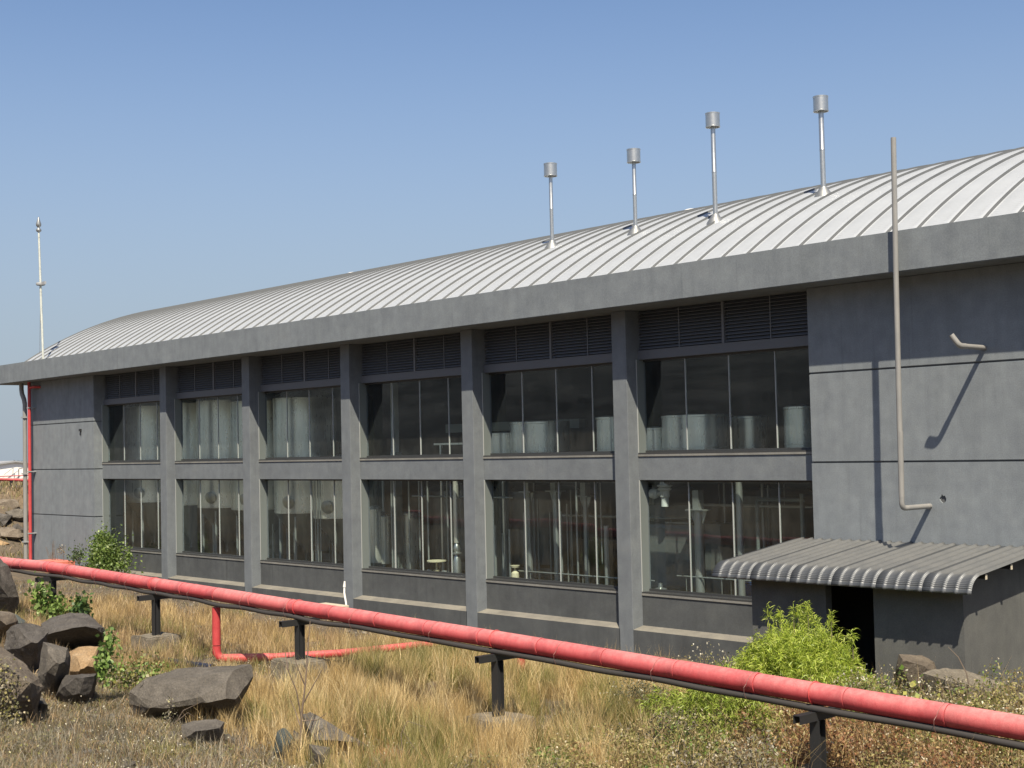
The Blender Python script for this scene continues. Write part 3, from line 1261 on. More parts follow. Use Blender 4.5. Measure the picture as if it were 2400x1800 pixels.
finish('ground_run', bm, M['red_pipe'], t, 50)
p = onY(1222, 1560, -5.6)
t = empty('red_standpipe', (p.x, -5.6, ground_at(p.x, -5.6)), 'short red standpipe in tall grass under the lagged pipe, middle of the run', 'pipe')
bm = bmesh.new()
tube(bm, [(p.x, -5.6, -4.0), (p.x, -5.6, -3.0)], .085, 12)
finish('riser', bm, M['red_pipe'], t, 50)
bm = bmesh.new()
lathe(bm, (p.x, -5.6, -3.02), [(.085, 0), (.14, 0), (.14, .04), (0, .05)], 14)
finish('flange', bm, M['red_pipe'], t, 40)
p = onY(1063, 1560, -4.9)
t = empty('pipe_prop', (p.x, -4.9, -3.9), 'small dark steel stake propping up the end of the thin red pipe', 'support')
bm = bmesh.new()
box(bm, p.x-.05, p.x+.05, -4.95, -4.85, -4.1, -3.52)
finish('stake', bm, M['black_steel'], t)
bm = bmesh.new()
box(bm, p.x-.13, p.x+.13, -4.97, -4.83, -3.519, -3.49)
finish('plate', bm, M['black_steel'], t)

# dark blue pipe pieces lying on the ground
p0, p1, p2 = onZ(342, 1539, -3.48), onZ(420, 1554, -3.44), onZ(500, 1565, -3.40)
t = tag(bpy.data.objects.new('blue_pipe', None), 'dark blue plastic pipe lying on the ground before the concrete block', 'pipe')
t.location = p1
link(t)
bm = bmesh.new()
tube(bm, [p0, p1, p2], .075, 12, caps=False)
tube(bm, [p0+(p0-p1).normalized()*.001, p0+(p0-p1).normalized()*.12], .084, 12)
finish('pipe_length', bm, M['blue_pipe'], t, 50)

# white plastic pole by the plinth, cream slab, red crate
wp = onY(808, 1372, -1.0)
t = tag(bpy.data.objects.new('white_pole', None), 'thin bent white plastic pole standing at the foot of the hall wall', 'pole')
t.location = (wp.x, -1, -3.9)
link(t)
bm = bmesh.new()
tube(bm, [(wp.x+.10, -1, -4.1), (wp.x+.05, -1, -3.5), (wp.x-.03, -1, -3.2), (wp.x-.02, -1, -3.03)], .032, 10)
finish('rod', bm, M['white_plastic'], t, 60)
bm = bmesh.new()
tube(bm, [(wp.x-.02, -1, -3.03), (wp.x-.0, -1, -2.86)], [.046, .028], 10)
finish('tip', bm, M['white_plastic'], t, 60)
a, b = onY(748, 1415, -1.5), onY(800, 1421, -1.5)
t = part_box('stone_slab', a.x, b.x+.05, -1.75, -1.25, -3.9, a.z+.02, M['cream'], None, .03)
tag(t, 'cream coloured stone slab lying by the wall behind the red pipe', 'stone slab')
a, b = onY(113, 1318, -1.0), onY(152, 1318, -1.0)
t = empty('red_crate', (a.x, -1, -3.5), 'faded red painted box lying against the far wall behind the lagged pipe', 'crate')
part_box('lid', a.x-.15, b.x+.1, -1.4, -.6, -3.22, -3.14, M['red_faded'], t, .01)
part_box('box_body', a.x+.5, b.x+.12, -1.35, -.62, -3.75, -3.222, M['red_faded'], t, .01)
part_box('block', a.x-.05, a.x+.4, -1.3, -.7, -3.75, -3.222, M['stem'], t, .01)


# ------------------------------------------------------------------ boulders
def hull_rock(name, label, pts, m, cuts=.13, amp=.03, group=None, seed=0, cat='boulder'):
    c = sum((Vector(p) for p in pts), Vector())/len(pts)
    bm = bmesh.new()
    for p in pts:
        bm.verts.new(p)
    r = bmesh.ops.convex_hull(bm, input=bm.verts[:])
    bmesh.ops.delete(bm, geom=[v for v in bm.verts if not v.link_faces], context='VERTS')
    rr_ = random.Random(seed*17+3)
    ext = [v.co.copy() for v in bm.verts]
    for _ in range(4):
        nrm = Vector((rr_.gauss(0, 1), rr_.gauss(0, 1), rr_.gauss(0, 1)+.2)).normalized()
        hi = max(v.co.dot(nrm) for v in bm.verts)
        lo = min(v.co.dot(nrm) for v in bm.verts)
        cut_ = hi-(hi-lo)*rr_.uniform(.03, .13)
        r_ = bmesh.ops.bisect_plane(bm, geom=bm.verts[:]+bm.edges[:]+bm.faces[:], plane_co=nrm*cut_, plane_no=nrm, clear_outer=True)
        ed = [e for e in r_['geom_cut'] if isinstance(e, bmesh.types.BMEdge)]
        if ed:
            bmesh.ops.contextual_create(bm, geom=ed)
    bmesh.ops.triangulate(bm, faces=bm.faces[:])
    for _ in range(5):
        es = [e for e in bm.edges if e.calc_length() > cuts]
        if not es:
            break
        bmesh.ops.subdivide_edges(bm, edges=es, cuts=1)
        bmesh.ops.triangulate(bm, faces=bm.faces[:])
    bm.normal_update()
    off = Vector((seed*3.7, seed*1.3, seed*7.1))
    for v in bm.verts:
        n1 = noise.fractal(v.co*2.2+off, .9, 2.0, 4)
        n2 = abs(noise.noise(v.co*2.7+off*2))
        st = math.floor((v.co.z + .35*v.co.x)*7)/7 - (v.co.z+.35*v.co.x)
        v.co += v.normal*(amp*n1*.9 - amp*1.6*max(0, .25-n2) + amp*.9*st*2)
    o = finish(name, bm, m, None, None)
    tag(o, label, cat, group)
    # origin at the rock
    o.data.transform(Matrix.Translation(-c))
    o.location = c
    return o


def px_rock(name, label, base, outline, front, m, back=.8, **kw):
    """outline and front: (px, py, dz) in photograph pixels, dz metres towards the camera from distance D"""
    D = ground_hit(*base)[1] - .15
    sc_ = D/20
    mx_ = sum(q[0] for q in outline)/len(outline)
    my_ = sum(q[1] for q in outline)/len(outline)
    outline = [(mx_+(x-mx_)*1.09, my_+(y-my_)*1.07, dz) for x, y, dz in outline]
    pts = [onD(x, y, D-dz*sc_) for x, y, dz in outline] + [onD(x, y, D-dz*sc_*1.45) for x, y, dz in front]
    cx = sum(p[0] for p in outline)/len(outline)
    cy = sum(p[1] for p in outline)/len(outline)
    for x, y, dz in outline:
        pts.append(onD(cx+(x-cx)*.75, cy+(y-cy)*.7+4, D+back*sc_))
        if y > cy+.35*(max(o[1] for o in outline)-cy) and kw.get('sink', True):
            pts.append(onD(cx+(x-cx)*.9, y, D+.25*sc_) - Vector((0, 0, .28)))
    kw.pop('sink', None)
    return hull_rock(name, label, pts, m, **kw)


B = 'basalt boulders dumped on the slope'
S = 1.085
px_rock('boulder', 'tall dark boulder at the left edge rising above the red pipe end', (10, 1448),
        [(-70, 1300, 0), (0, 1312, 0), (18, 1330, .1), (34, 1385, .1), (43, 1398, .05), (36, 1425, 0), (28, 1436, 0), (-70, 1440, 0)],
        [(-30, 1330, .35), (20, 1400, .15), (-40, 1430, .0)], M['basalt_dark'], .7, seed=1, group=B)
px_rock('boulder', 'smooth brown grey boulder at the left edge just under the tall dark one', (15, 1502),
        [(-60, 1432, 0), (20, 1434, .1), (33, 1440, .1), (40, 1455, .1), (39, 1462, .1), (3, 1487, .1), (-60, 1500, 0)],
        [(-10, 1445, .4), (15, 1465, .35)], M['basalt_brown'], .7, seed=2, group=B, amp=.018)
px_rock('boulder', 'small dark wedge of rock in shadow behind the brown grey left boulder', (45, 1492),
        [(25, 1434, 0), (40, 1440, 0), (62, 1458, 0), (62, 1475, 0), (20, 1490, 0)], [(40, 1462, .2)], M['basalt_teal'], .4, seed=3, group=B)
px_rock('boulder', 'large grey boulder dotted with pale lichen chips in the left heap', (66, 1570),
        [(18, 1482, .0), (30, 1468, .1), (60, 1461, .0), (100, 1460, -.1), (117, 1470, 0), (100, 1512, .1), (88, 1545, .1), (66, 1567, .05), (40, 1545, .1), (13, 1522, .1)],
        [(60, 1480, .28), (85, 1500, .42), (45, 1520, .35), (75, 1545, .25), (92, 1520, .3)], M['basalt_dark'], .7, seed=4, group=B, amp=.04)
px_rock('boulder', 'broad dark boulder with a deep shadowed face, top of the left heap', (170, 1535),
        [(100, 1462, -.1), (125, 1448, -.2), (165, 1437, -.3), (205, 1442, -.25), (240, 1470, -.1), (243, 1480, -.05), (235, 1512, -.35), (160, 1522, -.4), (105, 1506, -.3)],
        [(112, 1487, .35), (150, 1474, .48), (200, 1468, .45), (238, 1476, .35), (170, 1450, .15), (120, 1500, .1), (180, 1500, .02), (230, 1500, .0)],
        M['basalt_dark'], .7, sink=False, seed=5, group=B, amp=.035)
px_rock('boulder', 'pointed angular grey boulder in the middle of the left heap', (120, 1636),
        [(103, 1508, .0), (130, 1512, .05), (157, 1521, .05), (162, 1540, .0), (163, 1562, .0), (150, 1592, .0), (117, 1632, -.05), (95, 1612, .0), (90, 1585, .0), (102, 1545, .0)],
        [(112, 1515, .25), (145, 1540, .38), (110, 1575, .32), (130, 1585, .3), (118, 1610, .18), (155, 1555, .22)], M['basalt'], .6, seed=6, group=B, amp=.02)
F = px_rock('boulder', 'squat boulder under the tan slab, dark and pitted, at the right of the left heap', (180, 1650),
            [(150, 1582, .0), (225, 1580, .0), (224, 1600, .05), (212, 1632, .0), (190, 1648, .0), (150, 1642, .0), (135, 1630, .0)],
            [(160, 1590, .3), (215, 1590, .28), (170, 1630, .2), (205, 1620, .22)], M['basalt_dark'], .6, seed=7, group=B, amp=.03)
px_rock('boulder', 'bright tan orange slab of rock among the dark left boulders', (195, 1615),
        [(160, 1530, -.15), (185, 1518, -.2), (210, 1516, -.2), (230, 1516, -.15), (229, 1545, -.05), (226, 1582, .05), (200, 1588, .1), (165, 1572, .1)],
        [(180, 1540, .12), (205, 1560, .22), (190, 1575, .26), (215, 1575, .22)], M['tan_rock'], .45, seed=8, group=B, amp=.02)
px_rock('boulder', 'big brownish boulder in the lower left corner with scrub growing over it', (40, 1692),
        [(-60, 1500, 0), (-5, 1512, .0), (25, 1530, .0), (60, 1562, .0), (88, 1590, .0), (96, 1610, .05), (84, 1640, .0), (78, 1668, .0), (40, 1690, .0), (-60, 1700, .0)],
        [(0, 1540, .45), (50, 1585, .42), (72, 1600, .4), (75, 1640, .3), (30, 1650, .45), (-30, 1600, .5)], M['basalt_brown'], .8, seed=9, group=B, amp=.03)
px_rock('boulder', 'small tilted grey stone wedged between the heap and the lower left boulder', (95, 1672),
        [(84, 1640, 0), (97, 1630, 0), (112, 1652, .05), (95, 1664, .05), (82, 1668, 0)], [(96, 1648, .15)], M['basalt'], .3, seed=10, group=B, amp=.012)
px_rock('boulder', 'wide flat topped boulder standing alone beside the red drop pipe', (430, 1692),
        [(312, 1650, -.05), (316, 1618, 0), (350, 1592, -.05), (420, 1570, -.25), (480, 1568, -.3), (577, 1560, -.3), (585, 1578, -.2), (583, 1592, -.2), (545, 1637, -.05), (545, 1655, -.1), (540, 1678, -.35), (480, 1690, -.4), (400, 1690, -.3), (330, 1680, -.1)],
        [(420, 1634, .42), (470, 1632, .50), (544, 1648, .42), (485, 1648, .52), (575, 1568, .12), (545, 1630, .38), (430, 1590, .18), (350, 1660, .25), (395, 1660, .35)],
        M['basalt'], .7, sink=False, seed=11, group=B, amp=.022)
px_rock('boulder', 'low broken stone lying under the front of the wide flat topped boulder', (465, 1740),
        [(428, 1700, -.25), (455, 1690, -.3), (505, 1686, -.3), (524, 1695, -.2), (522, 1725, .0), (480, 1746, .12), (455, 1750, .12), (430, 1730, .05)],
        [(460, 1716, .22), (490, 1710, .22), (514, 1706, .12)], M['basalt'], .5, seed=12, group=B, amp=.015)
px_rock('boulder', 'bluish grey pitted stone at the foot of the bare twig sapling', (660, 1778),
        [(650, 1712, .0), (668, 1706, .0), (686, 1730, .0), (684, 1770, .0), (660, 1775, .0), (642, 1765, .0)], [(662, 1722, .14), (668, 1760, .2)], M['basalt_teal'], .35, seed=13, group=B, amp=.012)
px_rock('boulder', 'narrow upright dark stone between the bluish stone and the flat slab', (696, 1772),
        [(688, 1710, .0), (702, 1718, .0), (705, 1760, .0), (698, 1772, .0), (687, 1768, .0)], [(696, 1735, .12)], M['basalt_dark'], .3, seed=14, group=B, amp=.01)
px_rock('boulder', 'flat grey slab of rock half sunk in dry grass with a hollow below', (790, 1760),
        [(712, 1672, -.2), (738, 1660, -.25), (780, 1700, -.15), (835, 1720, -.1), (852, 1745, .0), (840, 1752, -.05), (790, 1752, -.05), (730, 1742, .0)],
        [(735, 1735, .25), (780, 1735, .35), (838, 1740, .25)], M['basalt'], .6, seed=15, group=B, amp=.018)
px_rock('boulder', 'dark block supporting the flat slab in the dry grass', (750, 1800),
        [(725, 1745, 0), (772, 1752, 0), (775, 1800, 0), (735, 1805, 0)], [(750, 1775, .15)], M['basalt'], .4, seed=16, group=B, amp=.012)
px_rock('boulder', 'squared brown grey boulder against the shed wall behind creepers', (2140, 1628),
        [(2098, 1580, .0), (2110, 1535, .0), (2160, 1537, -.1), (2190, 1550, -.1), (2196, 1575, -.05), (2185, 1610, .0), (2110, 1625, .0)],
        [(2118, 1550, .3), (2165, 1565, .35), (2150, 1600, .3)], M['basalt_brown'], .6, seed=17, group=B, amp=.02)
px_rock('boulder', 'long pale weathered boulder by the shed corner, flecked with cream flowers', (2280, 1674),
        [(2170, 1580, -.1), (2220, 1562, -.2), (2260, 1575, -.2), (2345, 1600, -.1), (2357, 1640, .0), (2352, 1670, .0), (2200, 1670, .0)],
        [(2240, 1600, .25), (2330, 1625, .32), (2300, 1660, .3)], M['concrete'], .7, seed=18, group=B, amp=.03)
px_rock('boulder', 'dark boulder at the right edge behind the red pipe', (2380, 1696),
        [(2340, 1680, .0), (2365, 1640, .0), (2395, 1600, .0), (2460, 1590, .0), (2460, 1700, .0), (2350, 1690, .0)], [(2385, 1640, .3), (2430, 1640, .4)], M['basalt'], .7, seed=19, group=B, amp=.03)
# loose stones
for i in range(64):
    zone = i % 4
    if zone == 0:
        px_, py_ = random.uniform(90, 330), random.uniform(1660, 1795)
    elif zone == 1:
        px_, py_ = random.uniform(560, 720), random.uniform(1740, 1798)
    elif zone == 2:
        px_, py_ = random.uniform(300, 620), random.uniform(1725, 1796)
    else:
        px_, py_ = random.uniform(620, 1000), random.uniform(1470, 1530)
    h, d = ground_hit(px_, py_)
    s = random.uniform(.07, .21)
    pts = []
    for k in range(8):
        v = Vector((random.gauss(0, 1), random.gauss(0, 1), random.gauss(0, 1))).normalized()
        pts.append(h + Vector((v.x*s*1.15, v.y*s*.85, v.z*s*.34+s*.08)))
    hull_rock('loose_stone', ('small angular stone loose in the rubble below the left boulder heap', 'small stone lying near the bluish rock at the sapling foot', 'small stone in the scrub before the flat topped boulder', 'small stone on the bare ground between branch pipe and hall wall')[zone], pts, random.choice([M['basalt'], M['basalt_brown'], M['basalt_dark']]), cuts=.08, amp=.008, group='loose stones on the ground', seed=30+i, cat='stone')


# ------------------------------------------------------------------ vegetation
def blades(xy, h, w, lean, tones, base_z=None, bend=.5):
    """grass blades at xy (n,2): returns verts, quads, tris, tones"""
    n = len(xy)
    z = gz(xy[:, 0], xy[:, 1]) if base_z is None else base_z
    ang = rng.uniform(0, 2*np.pi, n)
    ld = rng.uniform(0, 2*np.pi, n)
    s = np.stack([np.cos(ang), np.sin(ang), np.zeros(n)], 1)*(w*.5)[:, None]
    ldir = np.stack([np.cos(ld), np.sin(ld), np.zeros(n)], 1)
    b = np.stack([xy[:, 0], xy[:, 1], z-.02], 1)
    up = np.array([0, 0, 1.0])
    l = (lean*h)[:, None]
    mid = b + up*(h*.55)[:, None] + ldir*l*.35
    tip = b + up*(h*(1-.25*lean*bend*2))[:, None] + ldir*l
    V = np.stack([b-s, b+s, mid+s*.75, mid-s*.75, tip], 1).reshape(-1, 3)
    i0 = np.arange(n)*5
    Q = np.stack([i0, i0+1, i0+2, i0+3], 1)
    T = np.stack([i0+3, i0+2, i0+4], 1)
    tt = np.repeat(tones, 5, 0)
    return V, Q, T, tt


def leaves(pos, size, tones, aspect=.55, flat=0.0, droop=None):
    """diamond leaves at pos with random attitude"""
    n = len(pos)
    d = rng.normal(size=(n, 3))
    d[:, 2] = d[:, 2]*(1-flat)
    if droop is not None:
        d = d*.6 + droop
    d /= np.linalg.norm(d, axis=1)[:, None]
    r = rng.normal(size=(n, 3))
    s = np.cross(d, r)
    s /= np.linalg.norm(s, axis=1)[:, None]
    L_ = d*size[:, None]
    W_ = s*(size*aspect*.5)[:, None]
    V = np.stack([pos, pos+L_*.45+W_, pos+L_, pos+L_*.45-W_], 1).reshape(-1, 3)
    i0 = np.arange(n)*4
    Q = np.stack([i0, i0+1, i0+2, i0+3], 1)
    return V, Q, np.repeat(tones, 4, 0)


def pick(n, cols, var=.18):
    cols = np.array(cols)
    c = cols[rng.integers(0, len(cols), n)]
    return np.clip(c*(1+rng.normal(0, var, (n, 1))), .004, 1)


STRAW = [(0.533, 0.396, 0.184), (0.606, 0.469, 0.239), (0.46, 0.33, 0.146), (0.385, 0.276, 0.12), (0.643, 0.524, 0.294)]
TAN = [(0.407, 0.29, 0.156), (0.344, 0.243, 0.13), (0.47, 0.344, 0.196), (0.282, 0.204, 0.109)]
OLIVE = [(0.227, 0.219, 0.065), (0.286, 0.263, 0.088), (0.175, 0.175, 0.052), (0.329, 0.292, 0.125)]
GREYW = [(.235, .21, .16), (.32, .29, .225), (.17, .15, .115), (.20, .19, .115)]
GREEN = [(0.136, 0.212, 0.043), (0.178, 0.255, 0.06), (0.102, 0.162, 0.034)]
RUST = [(0.258, 0.119, 0.058), (0.299, 0.163, 0.078), (0.211, 0.102, 0.058)]


def in_poly(px, py, poly):
    r = np.zeros(len(px), bool)
    n = len(poly)
    for i in range(n):
        x0, y0 = poly[i]
        x1, y1 = poly[(i+1) % n]
        c = ((y0 > py) != (y1 > py)) & (px < (x1-x0)*(py-y0)/(y1-y0+1e-9)+x0)
        r ^= c
    return r


def spread(n, x0, x1, y0, y1, dens=None):
    xy = np.stack([rng.uniform(x0, x1, n), rng.uniform(y0, y1, n)], 1)
    if dens is not None:
        xy = xy[rng.uniform(0, 1, len(xy)) < dens(xy[:, 0], xy[:, 1])]
    return xy


def tall_mask(x, y):
    """the stand of tall straw grass between the flat boulder and the weeds"""
    m_ = sstep(22.0, 25.5, x+.55*(y+9.5))*sstep(34.4, 33.0, x+.31*(y+10))
    m_ = m_*sstep(-14.6, -13.2, y+.12*(x-28))*sstep(-3.6, -5.2, y)
    return m_*np.clip(fbm(x*1.3, y*1.3, 21)*3.4-1.05, .10, 1)*(1-.97*np.exp(-((x-31.6)**2+(y+12.75)**2)/1.0))


def weed_mask(x, y):
    return sstep(32.5, 34.1, x+.31*(y+10))*sstep(-17, -14, y)


BUCK = {}


def add_stuff(name, V, Q, T, tt):
    BUCK.setdefault(name, []).append((V, Q, T, tt))


# tall straw grass in tufts
def clear_posts(xy):
    """keep the growth off the footings and the ground pipe so they show"""
    keep = np.ones(len(xy), bool)
    for px_ in (11.95, 17.82, 24.05, 30.25, 36.95):
        d = np.maximum(np.abs(xy[:, 0]-px_-.12)/.75, np.abs(xy[:, 1]+9.5+.35)/.85)
        keep &= (d > 1) | (rng.uniform(0, 1, len(xy)) < .10)
    for a, b in (((20.66, -9.5), (21.35, -8.55)), ((21.35, -8.55), (22.2, -7.2)), ((22.2, -7.2), (22.75, -5.2))):
        a, b = np.array(a), np.array(b)
        t = np.clip(((xy-a)@(b-a))/((b-a)@(b-a)), 0, 1)
        c = a+t[:, None]*(b-a)
        d = np.hypot(*(xy-c-np.array([.35, -.35])).T)
        keep &= (d > .6) | (rng.uniform(0, 1, len(xy)) < .18)
    return keep


def tufts(name, centres, per, rad, hlo, hhi, cols, wide=(.0045, .0095)):
    n = len(centres)
    f = fbm(centres[:, 0]*.5, centres[:, 1]*.5, 31)
    hs = rng.uniform(hlo, hhi, n)*(.7+.6*fbm(centres[:, 0]*.9, centres[:, 1]*.9, 4))
    k = rng.integers(int(per*.5), int(per*1.5), n)
    ci = np.repeat(np.arange(n), k)
    off = rng.normal(size=(len(ci), 2))*rad
    xy = centres[ci]+off
    tone = np.array(cols)[rng.integers(0, len(cols), n)]
    ol = f > .585
    tone[ol] = np.array(OLIVE+cols[:2])[rng.integers(0, len(OLIVE)+2, int(ol.sum()))]
    tone = tone*(1+rng.normal(0, .14, (n, 1)))
    ton = np.clip(tone[ci]*(1+rng.normal(0, .2, (len(ci), 1))), .01, .9)
    h = hs[ci]*rng.uniform(.45, 1.1, len(ci))
    r = np.hypot(off[:, 0], off[:, 1])/rad
    kp = clear_posts(xy)
    V, Q, T, tt = blades(xy[kp], h[kp], rng.uniform(wide[0], wide[1], int(kp.sum())), np.clip(rng.uniform(.03, .35, len(ci))+.12*r, 0, .9)[kp], ton[kp])
    add_stuff(name, V, Q, T, tt)


tufts('tall_grass', spread(5200, 20, 37, -15, -2.5, tall_mask), 56, .085, .35, .98, STRAW)


# tan grass on the left behind the posts
def left_mask(x, y):
    return sstep(3, 8, x)*sstep(24.5, 20.5, x-.35*(y+9))*sstep(-13.5, -11, y)*sstep(-3.4, -5.0, y)*np.clip(fbm(x*.9, y*.9, 8)*2.2-.35, .12, 1)


tufts('tall_grass', spread(4600, 2, 26, -14, -2.5, left_mask), 34, .11, .22, .62, TAN+STRAW[:3], (.006, .012))


def rub_clumps(x, y):
    return rub_mask(x, y)*sstep(-11.5, -12.5, y)


# short thin growth everywhere else in view
def rub_mask(x, y):
    return np.maximum(sstep(-12.2, -13.6, y)*sstep(33, 31, x), sstep(-6.5, -5, y)*sstep(24, 21, x)*sstep(4, 8, x))


def thin_mask(x, y):
    c = fbm(x*1.1, y*1.1, 14)
    return np.clip(c*2.6-.8, .06, 1)*(1-.75*tall_mask(x, y))*(1-.7*rub_mask(x, y))*(1-.85*np.exp(-((x-31.6)**2+(y+12.75)**2)/1.1))


xy = spread(130000, -4, 42, -20, -.3, thin_mask)
n = len(xy)
ton = pick(n, GREYW+TAN, .22)
gm = fbm(xy[:, 0]*.7, xy[:, 1]*.7, 17) > .60
ton[gm] = pick(int(gm.sum()), OLIVE+GREYW, .2)
V, Q, T, tt = blades(xy, rng.uniform(.05, .24, n), rng.uniform(.007, .015, n), rng.uniform(.3, 1.1, n), ton)
add_stuff('short_grass', V, Q, T, tt)

xy = spread(150000, 22, 33, -19.5, -12, lambda x, y: rub_mask(x, y)*np.clip(fbm(x*1.2, y*1.2, 15)*4.2-1.5, .16, 1))
n = len(xy)
ton = pick(n, GREYW+GREYW+TAN+OLIVE[:2], .22)
V, Q, T, tt = blades(xy, rng.uniform(.06, .22, n), rng.uniform(.006, .012, n), rng.uniform(.4, 1.6, n), ton)
add_stuff('short_grass', V, Q, T, tt)
tufts('short_grass', spread(900, 22, 34, -19.5, -11.5, rub_clumps), 26, .13, .16, .42, GREYW+TAN[:2], (.005, .010))

# scattered low weeds with small leaves
xy = spread(60000, -3, 42, -19.5, -.4, lambda x, y: np.clip(fbm(x*1.6, y*1.6, 41)*3.2-1.3, 0, 1)*(1-.8*tall_mask(x, y)))
n = len(xy)
z = gz(xy[:, 0], xy[:, 1]) + rng.uniform(.0, .16, n)
ton = pick(n, OLIVE+GREYW+[(.16, .19, .06)], .2)
rm = fbm(xy[:, 0]*.8, xy[:, 1]*.8, 77) > .66
ton[rm] = pick(int(rm.sum()), RUST+TAN, .2)
V, Q, tt = leaves(np.stack([xy[:, 0], xy[:, 1], z], 1), rng.uniform(.02, .055, n), ton)
add_stuff('low_weeds', V, Q, np.zeros((0, 3), int), tt)

# dense weed bank in the lower right: mounds of stems, small leaves and flower heads
mounds = []
tries = 0
while len(mounds) < 430 and tries < 40000:
    tries += 1
    x, y = rng.uniform(31.5, 43.5), rng.uniform(-16.0, -4.2)
    if rng.uniform() > float(weed_mask(np.array([x]), np.array([y]))[0]):
        continue
    tt_ = max(0.0, min(2.2, (x-36.95)*.6+(y+9.5)*-.8))
    if math.hypot(x-36.95-.6*tt_, y+9.5+.8*tt_) < .62:
        continue
    mounds.append((x, y, rng.uniform(.3, .62), rng.uniform(.38, .80)*(1.25 if x > 34.2 and y > -11.5 else .85)))
for (x, y, rad, hh) in mounds:
    g = ground_at(x, y)
    f = float(fbm(np.array([x*.55]), np.array([y*.55]), 91)[0])
    if f > .66:
        cs = RUST + [(.36, .25, .11), (.30, .24, .09)]
    elif f > .54:
        cs = OLIVE + [(.36, .31, .14), (.27, .20, .09)]
    elif f > .42:
        cs = OLIVE + GREEN + [(.26, .27, .08)]
    else:
        cs = GREYW + [(.26, .22, .12), (.20, .19, .075)]
    k = 640
    u = rng.normal(size=(k, 3))
    u /= np.linalg.norm(u, axis=1)[:, None]
    u[:, 2] = np.abs(u[:, 2])
    rr = rng.uniform(.35, 1.08, k)**.6
    pos = np.stack([x+u[:, 0]*rad*rr, y+u[:, 1]*rad*rr, g+u[:, 2]*hh*rr+.02], 1)
    V, Q, tt = leaves(pos, rng.uniform(.03, .075, k), pick(k, cs, .22), .5)
    add_stuff('weed_bank', V, Q, np.zeros((0, 3), int), tt)
    k = 70
    xy = np.stack([x+rng.normal(0, rad*.5, k), y+rng.normal(0, rad*.5, k)], 1)
    V, Q, T, tt = blades(xy, rng.uniform(.25, 1.1, k)*hh*1.25, np.full(k, .007), rng.uniform(.1, .7, k), pick(k, TAN+STRAW[:2]+[(.2, .13, .08)], .2))
    add_stuff('weed_bank', V, Q, T, tt)
    k = int(rng.integers(6, 24))
    u = rng.normal(size=(k, 3))
    u /= np.linalg.norm(u, axis=1)[:, None]
    u[:, 2] = np.abs(u[:, 2])
    pos = np.stack([x+u[:, 0]*rad*1.05, y+u[:, 1]*rad*1.05, g+u[:, 2]*hh*1.12], 1)
    for _ in range(2):
        V, Q, tt = leaves(pos, rng.uniform(.018, .034, k), pick(k, [(.56, .50, .34), (.64, .58, .43), (.50, .42, .22)], .1), 1.0)
        add_stuff('flower_heads', V, Q, np.zeros((0, 3), int), tt)
# scattered cream seed heads on the left rubble
xy = spread(14000, 22, 40, -19, -7, lambda x, y: np.clip(fbm(x*1.2, y*1.2, 61)*3-1.2, .03, 1)*(1-.9*tall_mask(x, y)))
n = len(xy)
pos = np.stack([xy[:, 0], xy[:, 1], gz(xy[:, 0], xy[:, 1])+rng.uniform(.04, .28, n)], 1)
V, Q, tt = leaves(pos, rng.uniform(.014, .028, n), pick(n, [(.62, .57, .42), (.7, .66, .52)], .1), 1.0)
add_stuff('flower_heads', V, Q, np.zeros((0, 3), int), tt)

LAB = {}
for name, parts in BUCK.items():
    off = 0
    Vs, Qs, Ts, tts = [], [], [], []
    for V, Q, T, tt in parts:
        Vs.append(V)
        Qs.append(Q+off)
        if len(T):
            Ts.append(T+off)
        tts.append(tt)
        off += len(V)
    fs = [np.concatenate(Qs)]
    if Ts:
        fs.append(np.concatenate(Ts))
    o = raw_mesh(name, np.concatenate(Vs), fs, M['leaf'], np.concatenate(tts))
    o['kind'] = 'stuff'

# gravel: small angular chips, one object
n = 46000
xy = spread(n, -3, 41, -19.5, -.4, lambda x, y: np.where(rub_mask(x, y) > .5, np.clip(2.5-fbm(x*1.2, y*1.2, 15)*4.2, .12, 1), .25*np.clip(fbm(x*.9, y*.9, 51)*3.4-1.2, .08, 1))*(1-.9*tall_mask(x, y)))
n = len(xy)
base = np.array([(1, 0, 0), (-1, 0, 0), (0, 1, 0), (0, -1, 0), (0, 0, 1), (0, 0, -1)], float)
fc = np.array([(0, 2, 4), (2, 1, 4), (1, 3, 4), (3, 0, 4), (2, 0, 5), (1, 2, 5), (3, 1, 5), (0, 3, 5)])
sz = rng.gamma(1.5, .021, n)+.012
V = base[None]*(sz[:, None, None]*rng.uniform(.5, 1.3, (n, 6, 1)))
V[:, :, 2] *= .42
ca, sa = np.cos(rng.uniform(0, 6.28, n)), np.sin(rng.uniform(0, 6.28, n))
V = np.stack([V[:, :, 0]*ca[:, None]-V[:, :, 1]*sa[:, None], V[:, :, 0]*sa[:, None]+V[:, :, 1]*ca[:, None], V[:, :, 2]], 2)
V = V + np.stack([xy[:, 0], xy[:, 1], gz(xy[:, 0], xy[:, 1])+.005], 1)[:, None]
Fg = (fc[None]+(np.arange(n)*6)[:, None, None]).reshape(-1, 3)
ton = pick(n, [(.18, .165, .145), (.13, .12, .108), (.235, .212, .178), (.33, .30, .25), (.19, .15, .12)], .2)
o = raw_mesh('gravel', V.reshape(-1, 3), [Fg], M['leaf'], np.repeat(ton, 6, 0))
o['kind'] = 'stuff'


